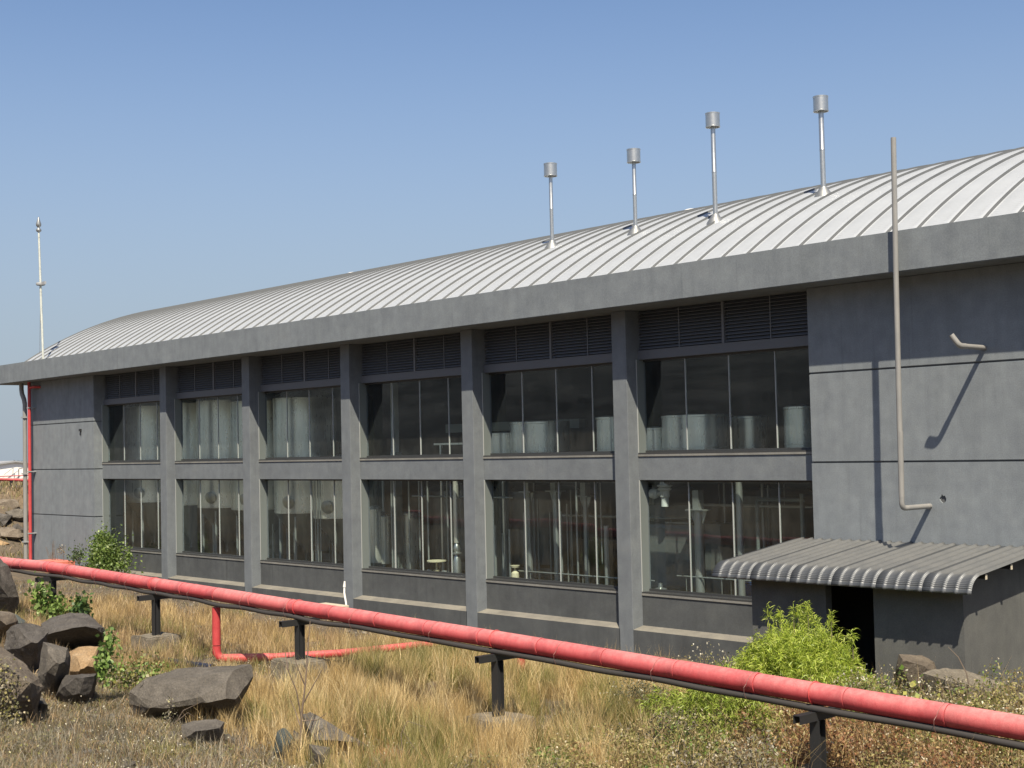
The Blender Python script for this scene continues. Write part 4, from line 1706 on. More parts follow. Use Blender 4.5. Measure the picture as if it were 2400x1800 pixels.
# ---- single plants
def plant(name, label, cat, loc, groups, stems=(), group=None):
    """groups: list of (V, Q, T, tones) in world space -> one foliage part; stems: list of point lists"""
    t = empty(name, loc, label, cat, group)
    off = 0
    Vs, Qs, Ts, tts = [], [], [], []
    for V, Q, T, tt in groups:
        Vs.append(V)
        Qs.append(Q+off)
        if len(T):
            Ts.append(T+off)
        tts.append(tt)
        off += len(V)
    if Vs:
        fs = [np.concatenate(Qs)] + ([np.concatenate(Ts)] if Ts else [])
        raw_mesh('foliage', np.concatenate(Vs)-np.array(t.location), fs, M['leaf'], np.concatenate(tts), t)
    if stems:
        bm = bmesh.new()
        for pts, r in stems:
            tube(bm, pts, [r*(1-.7*i/(len(pts)-1)) for i in range(len(pts))], 5)
        finish('stem', bm, M['stem'], t)
    return t


NT = np.zeros((0, 3), int)


def bushy(c, rx, ry, rz, k, size, cols, clumps=14, aspect=.6, var=.22, fill=.35):
    """leaf clumps spread through an uneven crown volume"""
    out = []
    stems = []
    for i in range(clumps):
        u = rng.normal(size=3)
        u /= np.linalg.norm(u)
        u[2] = abs(u[2])*1.0-.15
        r = rng.uniform(.35, .95)
        cc = np.array(c)+u*np.array([rx, ry, rz])*r
        kk = k//clumps
        pos = cc + rng.normal(size=(kk, 3))*np.array([rx, ry, rz])*fill*rng.uniform(.6, 1.1)
        out.append((*leaves(pos, rng.uniform(size*.6, size*1.25, kk), pick(kk, cols, var), aspect)[:2], NT, None))
        V, Q, tt = leaves(pos, rng.uniform(size*.6, size*1.25, kk), pick(kk, cols, var), aspect)
        out[-1] = (V, Q, NT, tt)
        b = np.array([c[0], c[1], c[2]-rz*.5])
        stems.append(([Vector(b+rng.normal(size=3)*.04), Vector((b+cc)/2+rng.normal(size=3)*.06), Vector(cc)], .014))
    return out, stems


GRN = [(0.111, 0.178, 0.034), (0.153, 0.23, 0.051), (0.204, 0.272, 0.076), (0.076, 0.128, 0.03)]
# shrub at the first bay
g = ground_at(-2.6, -1.0)
A, s1 = bushy((-2.55, -1.0, g+.6), 1.25, .65, 1.05, 4600, .115, GRN, 26)
A2, s2 = bushy((-3.25, -1.0, g+1.3), .28, .3, .55, 600, .11, GRN, 6)
A3, s3 = bushy((-2.75, -1.0, g+1.45), .30, .3, .45, 500, .11, GRN, 5)
A4, s4 = bushy((-.75, -1.0, g+1.0), .15, .15, .35, 130, .10, GRN, 3)
A5, s5 = bushy((-1.9, -1.05, g+1.35), .16, .15, .30, 160, .10, GRN, 3)
trunk = [([Vector((-2.4, -1.0, g-.05)), Vector((-2.6, -1.0, g+.7)), Vector((-3.0, -1, g+1.7))], .03), ([Vector((-2.2, -1.0, g)), Vector((-1.7, -1.0, g+.5)), Vector((-.8, -1, g+1.2))], .02), ([Vector((-2.4, -1.0, g)), Vector((-2.3, -1.0, g+.7)), Vector((-1.9, -1.05, g+1.4))], .02)]
plant('green_shrub', 'leafy green shrub growing against the hall wall at the far window bay', 'shrub', (-2.4, -1, g), A+A2+A3+A4+A5, s1+s2+s3+trunk)
g = ground_at(-5.3, -.9)
A, s1 = bushy((-5.2, -.9, g+.65), .50, .35, .45, 330, .10, [(.075, .115, .035), (.10, .14, .045), (.05, .085, .03)], 8)
plant('green_shrub', 'sparse dusty shrub left of the big green shrub on the far wall', 'shrub', (-5.2, -.9, g), A, s1+[([Vector((-5.0, -.9, g-.05)), Vector((-5.3, -.9, g+.5)), Vector((-5.6, -.9, g+1.0))], .02)])
# dry twigs near the red crate
g = ground_at(-7.6, -.9)
st = []
for i in range(14):
    a = rng.uniform(-.5, .5)
    x0 = -7.9+rng.uniform(-.3, .9)
    st.append(([Vector((x0, -.9, g)), Vector((x0+a*.3, -.9+rng.uniform(-.1, .1), g+.5)), Vector((x0+a*.7, -.9, g+rng.uniform(.7, 1.3)))], .014))
A, _ = bushy((-6.9, -.9, g+.75), .3, .2, .5, 120, .07, GREYW, 4)
plant('dry_bush', 'thin dry twiggy bush behind the red crate on the far wall', 'bush', (-7.6, -.9, g), A, st)

# bright yellow-green shrub before the shed: whorls of narrow drooping leaves
YG = [(0.338, 0.423, 0.047), (0.414, 0.498, 0.071), (0.282, 0.376, 0.043), (0.47, 0.526, 0.113), (0.226, 0.31, 0.043)]


def spiky(c, rx, ry, rz, tips, per, length, cols, width=.014):
    out = []
    stems = []
    for i in range(tips):
        u = rng.normal(size=3)
        u /= np.linalg.norm(u)
        u[2] = abs(u[2])
        r = rng.uniform(.3, 1.03)**.5
        lump = 1+.13*math.sin(u[0]*5+1)+.10*math.sin(u[1]*7+u[0]*3)
        p = np.array(c)+u*np.array([rx, ry, rz])*r*lump
        n = per
        d = rng.normal(size=(n, 3))
        d += u*.9
        d /= np.linalg.norm(d, axis=1)[:, None]
        l = rng.uniform(length*.6, length*1.2, n)
        s = np.cross(d, rng.normal(size=(n, 3)))
        s /= np.linalg.norm(s, axis=1)[:, None]
        s *= width*.5
        b = p+rng.normal(size=(n, 3))*np.array([.02, .02, .07])
        mid = b+d*(l*.5)[:, None]
        tip = b+d*l[:, None]
        tip[:, 2] -= l*rng.uniform(.1, .5, n)
        V = np.stack([b-s*.6, b+s*.6, mid+s, mid-s, tip], 1).reshape(-1, 3)
        i0 = np.arange(n)*5
        out.append((V, np.stack([i0, i0+1, i0+2, i0+3], 1), np.stack([i0+3, i0+2, i0+4], 1), np.repeat(pick(n, cols, .16), 5, 0)))
        if i % 6 == 0:
            base = np.array([c[0], c[1], c[2]-.05])
            stems.append(([Vector(base+rng.normal(size=3)*.08), Vector((base+p)/2+rng.normal(size=3)*.05), Vector(p)], .009))
    return out, stems


yc = onY(1882, 1590, -4.2)
g = ground_at(yc.x, -4.2)
A, s1 = spiky((yc.x-.12, -4.2, g+.05), 1.05, .95, 1.32, 1700, 18, .125, YG, .0135)
A2, s2 = spiky((yc.x+.75, -4.3, g+.05), .85, .8, .92, 760, 17, .125, YG, .0135)
A3, s3 = spiky((yc.x-.95, -4.3, g+.05), .6, .6, .85, 460, 16, .12, YG, .0135)
A4, s4_ = spiky((yc.x-.62, -4.25, g+.05), .72, .8, 1.2, 760, 18, .125, YG, .0135)
A5, s5_ = spiky((yc.x+.42, -4.25, g+.05), .85, .9, 1.22, 760, 18, .125, YG, .0135)
A3 += A4+A5
tips_ = []
for (px_, py_) in ((1870, 1428), (1893, 1426), (1948, 1452), (1800, 1440), (1830, 1440), (1998, 1492), (1860, 1436)):
    p = onY(px_, py_, -4.2)
    a, b = spiky((p.x, p.y, p.z-.05), .035, .035, .09, 5, 14, .13, YG, .012)
    tips_ += a
    s3 = s3+[([Vector((p.x, p.y, p.z-.4)), Vector((p.x, p.y, p.z))], .01)]
plant('yellow_green_shrub', 'bright yellow green shrub with narrow leaves in front of the shed doorway', 'shrub', (yc.x, -4.2, g), A+A2+A3+tips_, s1+s2+s3)
# same kind of plant showing below the pipe
pc = onY(1680, 1660, -7.6)
g = ground_at(pc.x, -7.6)
A, s1 = spiky((pc.x, -7.6, g+.0), 1.5, .8, 1.0, 800, 15, .13, [(.25, .33, .045), (.31, .39, .06), (.18, .25, .035), (.34, .37, .10)], .017)
plant('green_bush', 'low yellow green bush spreading under the red pipe beside the grey weeds', 'bush', (pc.x, -7.6, g), A, s1)


def flowery(c, rx, ry, rz, k, cols, heads, stems_n=40):
    out = []
    A, st = bushy(c, rx, ry, rz, k, .045, cols, 12, .5)
    out += A
    n = heads
    u = rng.normal(size=(n, 3))
    u /= np.linalg.norm(u, axis=1)[:, None]
    u[:, 2] = np.abs(u[:, 2])
    pos = np.array(c)+u*np.array([rx, ry, rz])*rng.uniform(.9, 1.5, (n, 1))
    for _ in range(2):
        V, Q, tt = leaves(pos, rng.uniform(.022, .04, n), pick(n, [(.66, .62, .48), (.74, .71, .6)], .1), 1.0)
        out.append((V, Q, NT, tt))
    for i in range(0, n, 3):
        b = np.array([c[0], c[1], c[2]-rz*.4])
        st.append(([Vector(b+rng.normal(size=3)*.05), Vector((b*.4+pos[i]*.6)+rng.normal(size=3)*.03), Vector(pos[i])], .005))
    return out, st


pc = onY(1665, 1555, -4.6)
g = ground_at(pc.x, -4.6)
A, s1 = flowery((pc.x, -4.6, g+.45), .62, .4, .48, 900, GREYW+OLIVE, 80)
plant('flowering_weed', 'grey weed with cream flower heads left of the yellow green shrub', 'weed', (pc.x, -4.6, g), A, s1)
pc = onY(1500, 1640, -7.4)
g = ground_at(pc.x, -7.4)
A, s1 = flowery((pc.x, -7.4, g+.40), .55, .45, .42, 1500, [(.13, .135, .085), (.17, .165, .11), (.10, .11, .06)], 30)
plant('grey_bush', 'dull grey green bush under the red pipe at the edge of the straw grass', 'bush', (pc.x, -7.4, g), A, s1)
for i, (px_, py_, Y, rx, rz, k, lab) in enumerate([
        (2060, 1600, -5.6, .75, .5, 1500, 'pale flowering weeds between the yellow green shrub and the shed boulders'),
        (2150, 1620, -6.6, .75, .45, 1700, 'leafy green creeper with yellow leaves climbing the boulders by the shed'),
        (2330, 1640, -6.2, .7, .4, 700, 'sprawling weeds with cream heads over the pale boulder by the shed corner')]):
    pc = onY(px_, py_, Y)
    g = ground_at(pc.x, Y)
    A, s1 = flowery((pc.x, Y, g+.35), rx, .5, rz, k, OLIVE+GREEN+[(.30, .32, .08)] if i == 1 else OLIVE+GREYW, 120 if i != 1 else 40)
    if i == 1:
        u = rng.normal(size=(420, 3))*np.array([.45, .2, .28]) + np.array([pc.x, Y-.3, g+.5])
        V, Q, tt = leaves(u, rng.uniform(.06, .12, 420), pick(420, [(.13, .21, .04), (.24, .29, .06), (.36, .35, .09), (.09, .15, .03)], .2), .85)
        A.append((V, Q, NT, tt))
    plant('creeper' if i == 1 else 'flowering_weed', lab, 'creeper' if i == 1 else 'weed', (pc.x, Y, g), A, s1)
pc = onY(2240, 1630, -7.0)
g = ground_at(pc.x, -7.0)
xy = np.stack([pc.x+rng.normal(0, .3, 900), -7.0+rng.normal(0, .18, 900)], 1)
V, Q, T, tt = blades(xy, rng.uniform(.4, .85, 900), rng.uniform(.008, .013, 900), rng.uniform(.2, .8, 900), pick(900, [(.14, .24, .04), (.19, .29, .05), (.26, .32, .08)], .15))
plant('grass_tuft', 'fresh green grass tuft between the creeper and the shed corner boulder', 'grass tuft', (pc.x, -7, g), [(V, Q, T, tt)])
p = onY(2265, 1578, -4.8)
q_ = onY(2222, 1516, -4.8)
plant('dry_stalk', 'single long thin stalk leaning against the shed wall above the boulders', 'stalk', (p.x, -4.8, p.z-.5), [], [([Vector((p.x+.1, -4.8, p.z-.5)), Vector(p), Vector(p).lerp(q_, .5)+Vector((.02, 0, .05)), Vector(q_)], .014)])

# vine on the first post, seedling, creeper by the tan rock, ground creeper
VG = [(0.153, 0.246, 0.055), (0.204, 0.306, 0.076), (0.255, 0.357, 0.102), (0.102, 0.17, 0.043)]


def vine(D, pts, k, size, spread_, cols=VG):
    out = []
    per = k//len(pts)
    for (px_, py_) in pts:
        c = np.array(onD(px_, py_, D))
        pos = c + rng.normal(size=(per, 3))*spread_
        V, Q, tt = leaves(pos, rng.uniform(size*.6, size*1.2, per), pick(per, cols, .2), .85, droop=np.array([0, 0, -.5]))
        out.append((V, Q, NT, tt))
    return out


Dp = float((np.array([11.95, -9.5, -3]) - CAM)@FWD) - .35
A = vine(Dp, [(98, 1378), (95, 1395), (100, 1410), (97, 1425), (108, 1430), (120, 1432), (104, 1442), (132, 1425), (138, 1412), (115, 1440), (140, 1428), (95, 1385)], 760, .13, .13)
b = onD(108, 1455, Dp)
plant('climbing_vine', 'broad leaved green vine climbing the far black pipe post', 'vine', b, A, [([Vector(b), onD(105, 1430, Dp), onD(98, 1380, Dp)], .015), ([Vector(b), onD(120, 1440, Dp), onD(138, 1415, Dp)], .012)])
A = vine(34.0, [(190, 1403), (186, 1415), (195, 1418), (190, 1428), (198, 1430), (185, 1424)], 260, .13, .09, [(.06, .115, .035), (.085, .15, .04), (.14, .2, .06)])
b = onD(190, 1455, 34.0)
plant('seedling_plant', 'young dark green leafy plant standing in dry grass behind the left heap', 'plant', b, A, [([Vector(b), onD(191, 1425, 34.0), onD(189, 1398, 34.0)], .012)])
A = vine(24.3, [(258, 1490), (255, 1505), (250, 1520), (246, 1535), (243, 1550), (246, 1562), (240, 1570), (235, 1580), (262, 1500), (238, 1545), (252, 1545)], 420, .085, .07)
b = onD(240, 1620, 24.3)
plant('creeper', 'green creeper hanging down the right side of the left boulder heap', 'creeper', b, A, [([Vector(b), onD(244, 1560, 24.3), onD(258, 1490, 24.3)], .012)])
A = vine(25.8, [(270, 1570), (300, 1572), (330, 1575), (350, 1580), (318, 1590), (340, 1592), (295, 1600), (265, 1605), (285, 1585), (360, 1570), (375, 1578), (280, 1620)], 1000, .07, .15, VG+OLIVE+OLIVE)
b = onD(300, 1640, 25.8)
plant('ground_creeper', 'low green creeper patch between the left heap and the flat topped boulder', 'creeper', b, A, [([Vector(b), onD(300, 1600, 25.8), onD(350, 1580, 25.8)], .01)])
# scrub on the lower left boulder
A = []
for _ in range(2):
    A += vine(21.7, [(3, 1562), (12, 1590), (0, 1605), (15, 1625), (5, 1645), (12, 1665), (-10, 1580), (20, 1680), (0, 1690), (30, 1700)], 420, .05, .13, GREYW+OLIVE+[(.40, .34, .2)])
b = onD(15, 1720, 22.0)
plant('dry_scrub', 'tangled dry scrub with pale seed heads growing on the lower left boulder', 'bush', b, A, [([Vector(b), onD(10, 1640, 22.0), onD(5+i*9, 1560+i*8, 22.0)], .008) for i in range(6)])
# wiry weed in front of the flat boulder
A = vine(22.3, [(395, 1690), (400, 1670), (405, 1650), (398, 1640), (410, 1680), (385, 1680)], 200, .03, .05, GREYW+[(.45, .42, .22)])
b = onD(400, 1712, 22.3)
plant('wiry_weed', 'wiry pale weed stems crossing the face of the flat topped boulder', 'weed', b, A, [([Vector(b), onD(398, 1670, 22.3), onD(404, 1620, 22.2)], .008), ([Vector(b), onD(430, 1665, 22.3), onD(466, 1648, 22.3)], .010), ([onD(410, 1695, 22.3), onD(440, 1670, 22.3), onD(455, 1680, 22.3)], .008)])

# bare twig sapling
b = onD(700, 1770, 20.9)
t = empty('bare_sapling', b, 'leafless brown sapling with thin forked twigs before the concrete block', 'sapling')
bm = bmesh.new()
D = 20.9


def twig(pts, r0, r1):
    P = [onD(x, y, D-dz) for x, y, dz in pts]
    tube(bm, P, [r0+(r1-r0)*i/(len(P)-1) for i in range(len(P))], 6)


twig([(703, 1770, 0), (706, 1700, 0), (708, 1665, 0), (716, 1600, .02), (722, 1520, .0), (727, 1455, 0)], .020, .006)
finish('trunk', bm, M['twig'], t, 60)
for pts in ([(706, 1680, 0), (695, 1620, .1), (675, 1570, .15), (655, 1545, .2)], [(714, 1605, 0), (700, 1570, .1), (688, 1535, .1)], [(710, 1650, 0), (735, 1605, .1), (755, 1570, .15)],
            [(708, 1690, 0), (745, 1687, .15), (765, 1672, .2)], [(703, 1700, 0), (690, 1660, -.1), (680, 1640, -.1)], [(675, 1570, .15), (672, 1550, .15), (668, 1530, .1)]):
    bm = bmesh.new()
    twig(pts, .011, .004)
    finish('branch', bm, M['twig'], t, 60)
# arching straw stems near the front
for i, (pts, lab) in enumerate([([(945, 1790), (940, 1720), (955, 1690), (1000, 1705)], 'long straw stem arching over the bare soil at the front'),
                                ([(1010, 1798), (965, 1745), (945, 1715)], 'straight pale straw leaning left over the bare soil'),
                                ([(860, 1795), (840, 1740), (820, 1700)], 'pale straw stem leaning beside the flat sunken slab')]):
    P = [onD(x, y, 20.8+i*.15) for x, y in pts]
    plant('straw_stem', lab, 'grass stem', P[0], [], [(P, .010)])

# scrub on the far bank
xy = spread(26000, -34, -14, -2, 14)
zb_ = gz(xy[:, 0], xy[:, 1])
kp = rng.uniform(0, 1, len(xy)) < np.clip(fbm(xy[:, 0]*.6, xy[:, 1]*.6, 71)*3-1.1, .05, 1)*np.where(zb_ > -.9, 1, .35)
xy = xy[kp]
n = len(xy)
V, Q, T, tt = blades(xy, rng.uniform(.1, .5, n), rng.uniform(.02, .05, n), rng.uniform(.2, .8, n), pick(n, GREYW+OLIVE+TAN, .2))
o = raw_mesh('bank_scrub', V, [Q, T], M['leaf'], tt)
o['kind'] = 'stuff'
for i, (px_, py_, sz_, mm_, lab) in enumerate([
        (14, 1186, .75, 'basalt_brown', 'reddish brown boulder high on the far earth bank under the bent red pipe'), (45, 1208, .8, 'basalt', 'grey boulder at the right of the far earth bank beside the downpipe'),
        (8, 1222, .7, 'basalt_dark', 'dark boulder at the left of the far earth bank'), (28, 1252, .9, 'basalt_brown', 'big earthy lump low on the far earth bank'), (8, 1274, .35, 'tan_rock', 'small pale stone at the foot of the far earth bank'),
        (48, 1240, .5, 'basalt_dark', 'dark cracked rock low on the far bank by the downpipe')]):
    h, d = ground_hit(px_, py_)
    pts = []
    for k in range(12):
        v = Vector((random.gauss(0, 1), random.gauss(0, 1), random.gauss(0, 1))).normalized()
        pts.append(h + Vector((v.x*sz_, v.y*sz_, v.z*sz_*.6)))
    hull_rock('boulder', lab, pts, M[mm_], cuts=.35, amp=.08, group='boulders on the far earth bank', seed=120+i)

# ------------------------------------------------------------------ beyond the far end: pipes on the bank, white warehouse, trees
XB = -27.0


def bank_pipe(name, label, pts, r, m, posts=()):
    P = [onX(x, y, XB) for x, y in pts]
    t = empty(name, P[0], label, 'pipe')
    bm = bmesh.new()
    tube(bm, P, r, 10)
    finish('pipe_run', bm, m, t, 60)
    for x, y in posts:
        a = onX(x, y, XB)
        bm = bmesh.new()
        box(bm, a.x-.06, a.x+.06, a.y-.08, a.y+.08, ground_at(a.x, a.y)-.3, a.z-r*.5)
        finish('post', bm, M['black_steel'], t)


bank_pipe('distant_pipe', 'thick pink red pipe on a post along the earth bank beyond the hall', [(-60, 1122), (0, 1123.5), (70, 1126)], .085, M['red_cloth'], [(27, 1125)])
bank_pipe('distant_cable', 'thin dark line pipe just above the thick distant pink pipe', [(-60, 1118), (0, 1116.5), (70, 1114)], .025, M['red_pipe'])
bank_pipe('distant_pipe', 'thin orange red pipe crossing the earth bank below the thick pink pipe', [(-60, 1151), (0, 1153), (30, 1153.5), (70, 1157)], .032, M['red_faded'])
XB = -24.0
P = [onX(-60, 1160, XB), onX(0, 1162, XB), onX(22, 1163, XB)]
t = empty('distant_hydrant_pipe', onX(26, 1225, XB), 'red pipe with a bend dropping to a flanged foot on the earth bank', 'pipe')
bm = bmesh.new()
tube(bm, P, .055, 10)
finish('pipe_run', bm, M['red_faded'], t, 60)
bm = bmesh.new()
tube(bm, elbow(P[2], onX(26.5, 1163.5, XB), onX(26, 1226, XB), .12), .072, 10)
finish('drop', bm, M['red_pipe'], t, 60)
bm = bmesh.new()
e = onX(26, 1228, XB)
lathe(bm, e, [(0, -.08), (.16, -.08), (.16, -.02), (.10, 0), (.09, .12), (0, .13)], 12)
finish('flange', bm, M['red_pipe'], t, 40)

wh = empty('warehouse', onX(30, 1130, -230), 'distant white warehouse with a low pitched gable roof', 'building')
wc = onX(34, 1130, -230)
bm = bmesh.new()
rz_, ez = onX(34, 1083.5, -230).z, onX(-40, 1101, -230).z
y0, y1 = wc.y-11, wc.y+11
pa = [(y0, -6), (y1, -6), (y1, ez), (wc.y, rz_), (y0, ez)]
va = [bm.verts.new((-230, y, z)) for y, z in pa]
vb = [bm.verts.new((-280, y, z)) for y, z in pa]
bm.faces.new(va)
bm.faces.new(vb[::-1])
for i in range(5):
    bm.faces.new((va[i], va[(i+1) % 5], vb[(i+1) % 5], vb[i]))
finish('walls', bm, M['white_roof'], wh)
for s in (-1, 1):
    bm = bmesh.new()
    pts = [(wc.y, rz_+.02), (wc.y+s*11.6, ez-.05), (wc.y+s*11.6, ez+.25), (wc.y, rz_+.32)]
    va = [bm.verts.new((-229.4, y, z)) for y, z in pts]
    vb = [bm.verts.new((-280.5, y, z)) for y, z in pts]
    bm.faces.new(va)
    bm.faces.new(vb[::-1])
    for i in range(4):
        bm.faces.new((va[i], va[(i+1) % 4], vb[(i+1) % 4], vb[i]))
    finish('roof', bm, M['far_grey'], wh)
for (xa, ya, xb, yb) in ((10, 1112, 31, 1096), (31, 1096, 30, 1112), (30, 1112, 44, 1102)):
    bm = bmesh.new()
    tube(bm, [onX(xa, ya, -229.3), onX(xb, yb, -229.3)], .07, 5)
    finish('brace', bm, M['far_grey'], wh)
a = onX(44, 1099, -229)
t = empty('yard_lamp', onX(44, 1120, -60), 'thin dark lamp post with a short arm before the white warehouse', 'lamp post')
bm = bmesh.new()
tube(bm, [onX(44, 1135, -60), onX(44, 1099, -60)], .03, 6)
finish('post', bm, M['black_steel'], t)
bm = bmesh.new()
tube(bm, [onX(44, 1099, -60), onX(53, 1097, -60)], .03, 6)
finish('arm', bm, M['black_steel'], t)
for i, (px_, py_, w, lab) in enumerate([(40, 1083, 10, 'small distant tree crown showing over the warehouse roof ridge'), (0, 1086, 12, 'distant dark tree left of the warehouse on the skyline')]):
    c = np.array(onX(px_, py_+2, -420))
    A, s1 = bushy((c[0], c[1], c[2]-1.0), 2.4, 2.0, 1.3, 500, .8, [(.06, .075, .04), (.08, .09, .05)], 10)
    tr = empty('tree', (c[0], c[1], -5), lab, 'tree')
    V = np.concatenate([a[0] for a in A])
    off = 0
    Qs = []
    for a in A:
        Qs.append(a[1]+off)
        off += len(a[0])
    raw_mesh('crown', V-np.array(tr.location), [np.concatenate(Qs)], M['leaf'], np.concatenate([a[3] for a in A]), tr)
    bm = bmesh.new()
    tube(bm, [(c[0], c[1], -5.5), (c[0], c[1], c[2]-1)], [.4, .2], 8)
    finish('trunk', bm, M['stem'], tr)

# ------------------------------------------------------------------ plant inside the hall
ST = M['steel']


def fermenter(x, y, ring, top, r, lab):
    t = empty('fermenter_tank', (x, y, -3.2), lab, 'tank', 'conical steel tanks behind the far windows')
    bm = bmesh.new()
    lathe(bm, (x, y, 0), [(r, ring), (r, ring+.02), (r+.012, ring+.03), (r+.012, ring+.06), (r, ring+.07), (r, top-.03), (r+.012, top-.02), (r+.012, top+.02), (r*.92, top+.14), (r*.6, top+.3), (0, top+.38)], 40)
    finish('shell', bm, ST, t, 35)
    bm = bmesh.new()
    lathe(bm, (x, y, 0), [(r-.02, ring), (.14, ring-1.35), (.08, ring-1.5), (.08, ring-1.75)], 32)
    finish('cone', bm, M['cone'], t, 35)
    for a in (20, 110, 200, 290):
        lx, ly = x+(r-.12)*math.cos(R(a-75)), y+(r-.12)*math.sin(R(a-75))
        bm = bmesh.new()
        tube(bm, [(lx, ly, ring-.12), (lx, ly, -3.2)], .05, 10)
        finish('leg', bm, M['pole'], t, 50)
    a = math.atan2(CAM[1]-y, CAM[0]-x) - .55
    d = Vector((math.cos(a), math.sin(a), -.25)).normalized()
    c = Vector((x, y, ring+.42)) + Vector((math.cos(a), math.sin(a), 0))*(r-.02)
    bm = bmesh.new()
    lathe(bm, c, [(.20, -.05), (.21, .06), (.235, .065), (.235, .09), (.2, .1), (.12, .13), (0, .14)], 20, d)
    finish('manway', bm, M['galv'], t, 35)


fl = ['steel cone tank at the far end behind the shrub window', 'steel cone tank partly hidden by the first dark column', 'steel cone tank centred in the second window bay from the far end',
      'steel cone tank at the near side of the second window bay', 'steel cone tank at the far side of the third window bay', 'steel cone tank beside the thin hoses in the third window bay']
fx = []
for i, (px_, ry) in enumerate([(312, 1178), (398, 1185), (481, 1191), (562, 1196), (665, 1204), (757, 1216)]):
    p = onY(px_, 1150, 1.9)
    z = onY(px_, ry, 1.9).z
    top = 3.02 if i > 2 else 3.15
    if i == 5:
        top = .6
    fermenter(p.x-.25, 3.0, z, top, 1.14, fl[i])
# deck, rail and cupboard in the third and fourth bays
t = empty('mezzanine', (11.5, 6, .2), 'grey steel walkway deck with handrails inside the fourth window bay', 'platform')
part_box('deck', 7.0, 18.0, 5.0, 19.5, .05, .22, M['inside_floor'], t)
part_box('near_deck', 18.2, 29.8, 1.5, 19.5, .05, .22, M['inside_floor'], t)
for (za, zb_) in ((1.05, 1.11),):
    bm = bmesh.new()
    box(bm, 12.6, 17.2, 3.2, 3.26, za+.15, zb_+.15)
    finish('handrail', bm, ST, t)
bm = bmesh.new()
box(bm, 11.5, 18.0, 4.6, 4.9, 1.62, 1.9)
finish('edge_beam', bm, M['jamb'], t)
for xx in (12.9, 15.4, 15.95):
    bm = bmesh.new()
    box(bm, xx, xx+.07, 3.2, 3.27, -3.2, 1.2)
    finish('rail_post', bm, ST, t)
p = onY(925, 1000, 2.6)
t = empty('inner_column', (p.x, 2.6, -3.2), 'pale grey pillar standing inside the fourth window bay', 'column')
part_box('shaft', p.x-.14, p.x+.14, 2.5, 2.75, -3.2, 1.0, M['jamb'], t)
part_box('upper_shaft', p.x-.10, p.x+.06, 2.52, 2.72, 1.0, 5.2, M['bead'], t)
for i, (px0, px1, py0, py1, Y, lab) in enumerate([(720, 738, 1003, 1024, 3.2, 'small grey control box on the pole inside the third bay upper window'), (718, 743, 1036, 1075, 3.2, 'grey steel cupboard low in the third bay upper window'), (746, 762, 1036, 1075, 3.4, 'narrower grey cupboard beside the low cupboard in the third bay')]):
    a, b = onY(px0, py1, Y), onY(px1, py0, Y)
    t = part_box('cabinet', a.x, b.x, Y, Y+.6, .2 if i else a.z, b.z, M['jamb'], None, .02)
    tag(t, lab, 'cabinet')
p = onY(740, 1000, 3.1)
t = empty('inner_column', (p.x, 3.1, -3.2), 'slim pale pillar beside the control box inside the third bay', 'column')
part_box('shaft', p.x-.07, p.x+.07, 3.1, 3.22, -3.2, 5.2, M['bead'], t)
bm = bmesh.new()
for z in (1.55, 2.75):
    tube(bm, [(p.x-1.15, 3.1, z), (p.x, 3.1, z)], .025, 8)
tube(bm, [(p.x-.95, 3.1, .4), (p.x-.95, 3.1, 2.7)], .03, 8)
finish('pipe_rail', bm, ST, t)
# partition behind third bay
p = onY(790, 1000, 4.2)
t = part_box('partition', p.x-1.2, p.x+1.6, 4.2, 4.3, 1.2, 5.0, M['far_grey'], None)
tag(t, 'flat grey partition board inside the near half of the third bay upper window', 'partition')


def vessel(name, lab, px0, px1, Y, z0, z1, group=None, m=ST, dome=.1, cat='tank'):
    a, b = onY(px0, 1100, Y), onY(px1, 1100, Y)
    r = (b.x-a.x)/2*.84
    x = (a.x+b.x)/2
    t = empty(name, (x, Y, z0), lab, cat, group)
    bm = bmesh.new()
    lathe(bm, (x, Y, 0), [(r*.5, z0), (r, z0+.02), (r, z1-.06), (r+.015, z1-.05), (r+.015, z1), (r*.8, z1+dome*.5), (0, z1+dome)], 36)
    finish('shell', bm, m, t, 35)
    bm = bmesh.new()
    lathe(bm, (x, Y, 0), [(r+.004, z0+(z1-z0)*.45), (r+.012, z0+(z1-z0)*.452), (r+.012, z0+(z1-z0)*.47), (r+.004, z0+(z1-z0)*.472)], 36)
    finish('band', bm, m, t, 35)
    return t


GT = 'flat topped steel tanks on the upper floor'
for (px0, px1, zt, Y, lab) in [(1152, 1210, 1.50, 2.6, 'lower flat topped tank at the far edge of the fifth bay upper window'), (1212, 1325, 1.80, 2.8, 'wide bright flat topped tank in the middle of the fifth bay upper window'),
                               (1405, 1460, 1.85, 2.8, 'flat topped tank at the near edge of the fifth bay upper window'), (1512, 1562, 1.50, 2.6, 'dim flat topped tank at the far edge of the sixth bay upper window'),
                               (1563, 1712, 1.80, 2.8, 'widest bright flat topped tank in the middle of the sixth bay upper window'), (1722, 1800, 1.75, 4.4, 'dark flat topped tank set back in the sixth bay upper window'),
                               (1843, 1925, 1.90, 2.8, 'flat topped tank at the near edge of the sixth bay upper window')]:
    vessel('flat_top_tank', lab, px0, px1, Y, .23, zt, GT, dome=.04)
# ground floor vessels of the fourth bay
vessel('slim_vessel', 'slim steel cylinder at the far side of the fourth bay lower window', 866, 888, 2.5, -2.7, -.9, 'slim steel cylinders in the fourth bay', dome=.15)
vessel('slim_vessel', 'slim steel cylinder crossed by a sun streak in the fourth bay lower window', 885, 908, 2.8, -2.75, -1.15, 'slim steel cylinders in the fourth bay', dome=.15)
vessel('round_vessel', 'large upright steel cylinder in the middle of the fourth bay lower window', 932, 976, 3.3, -3.1, -1.05, dome=.05)


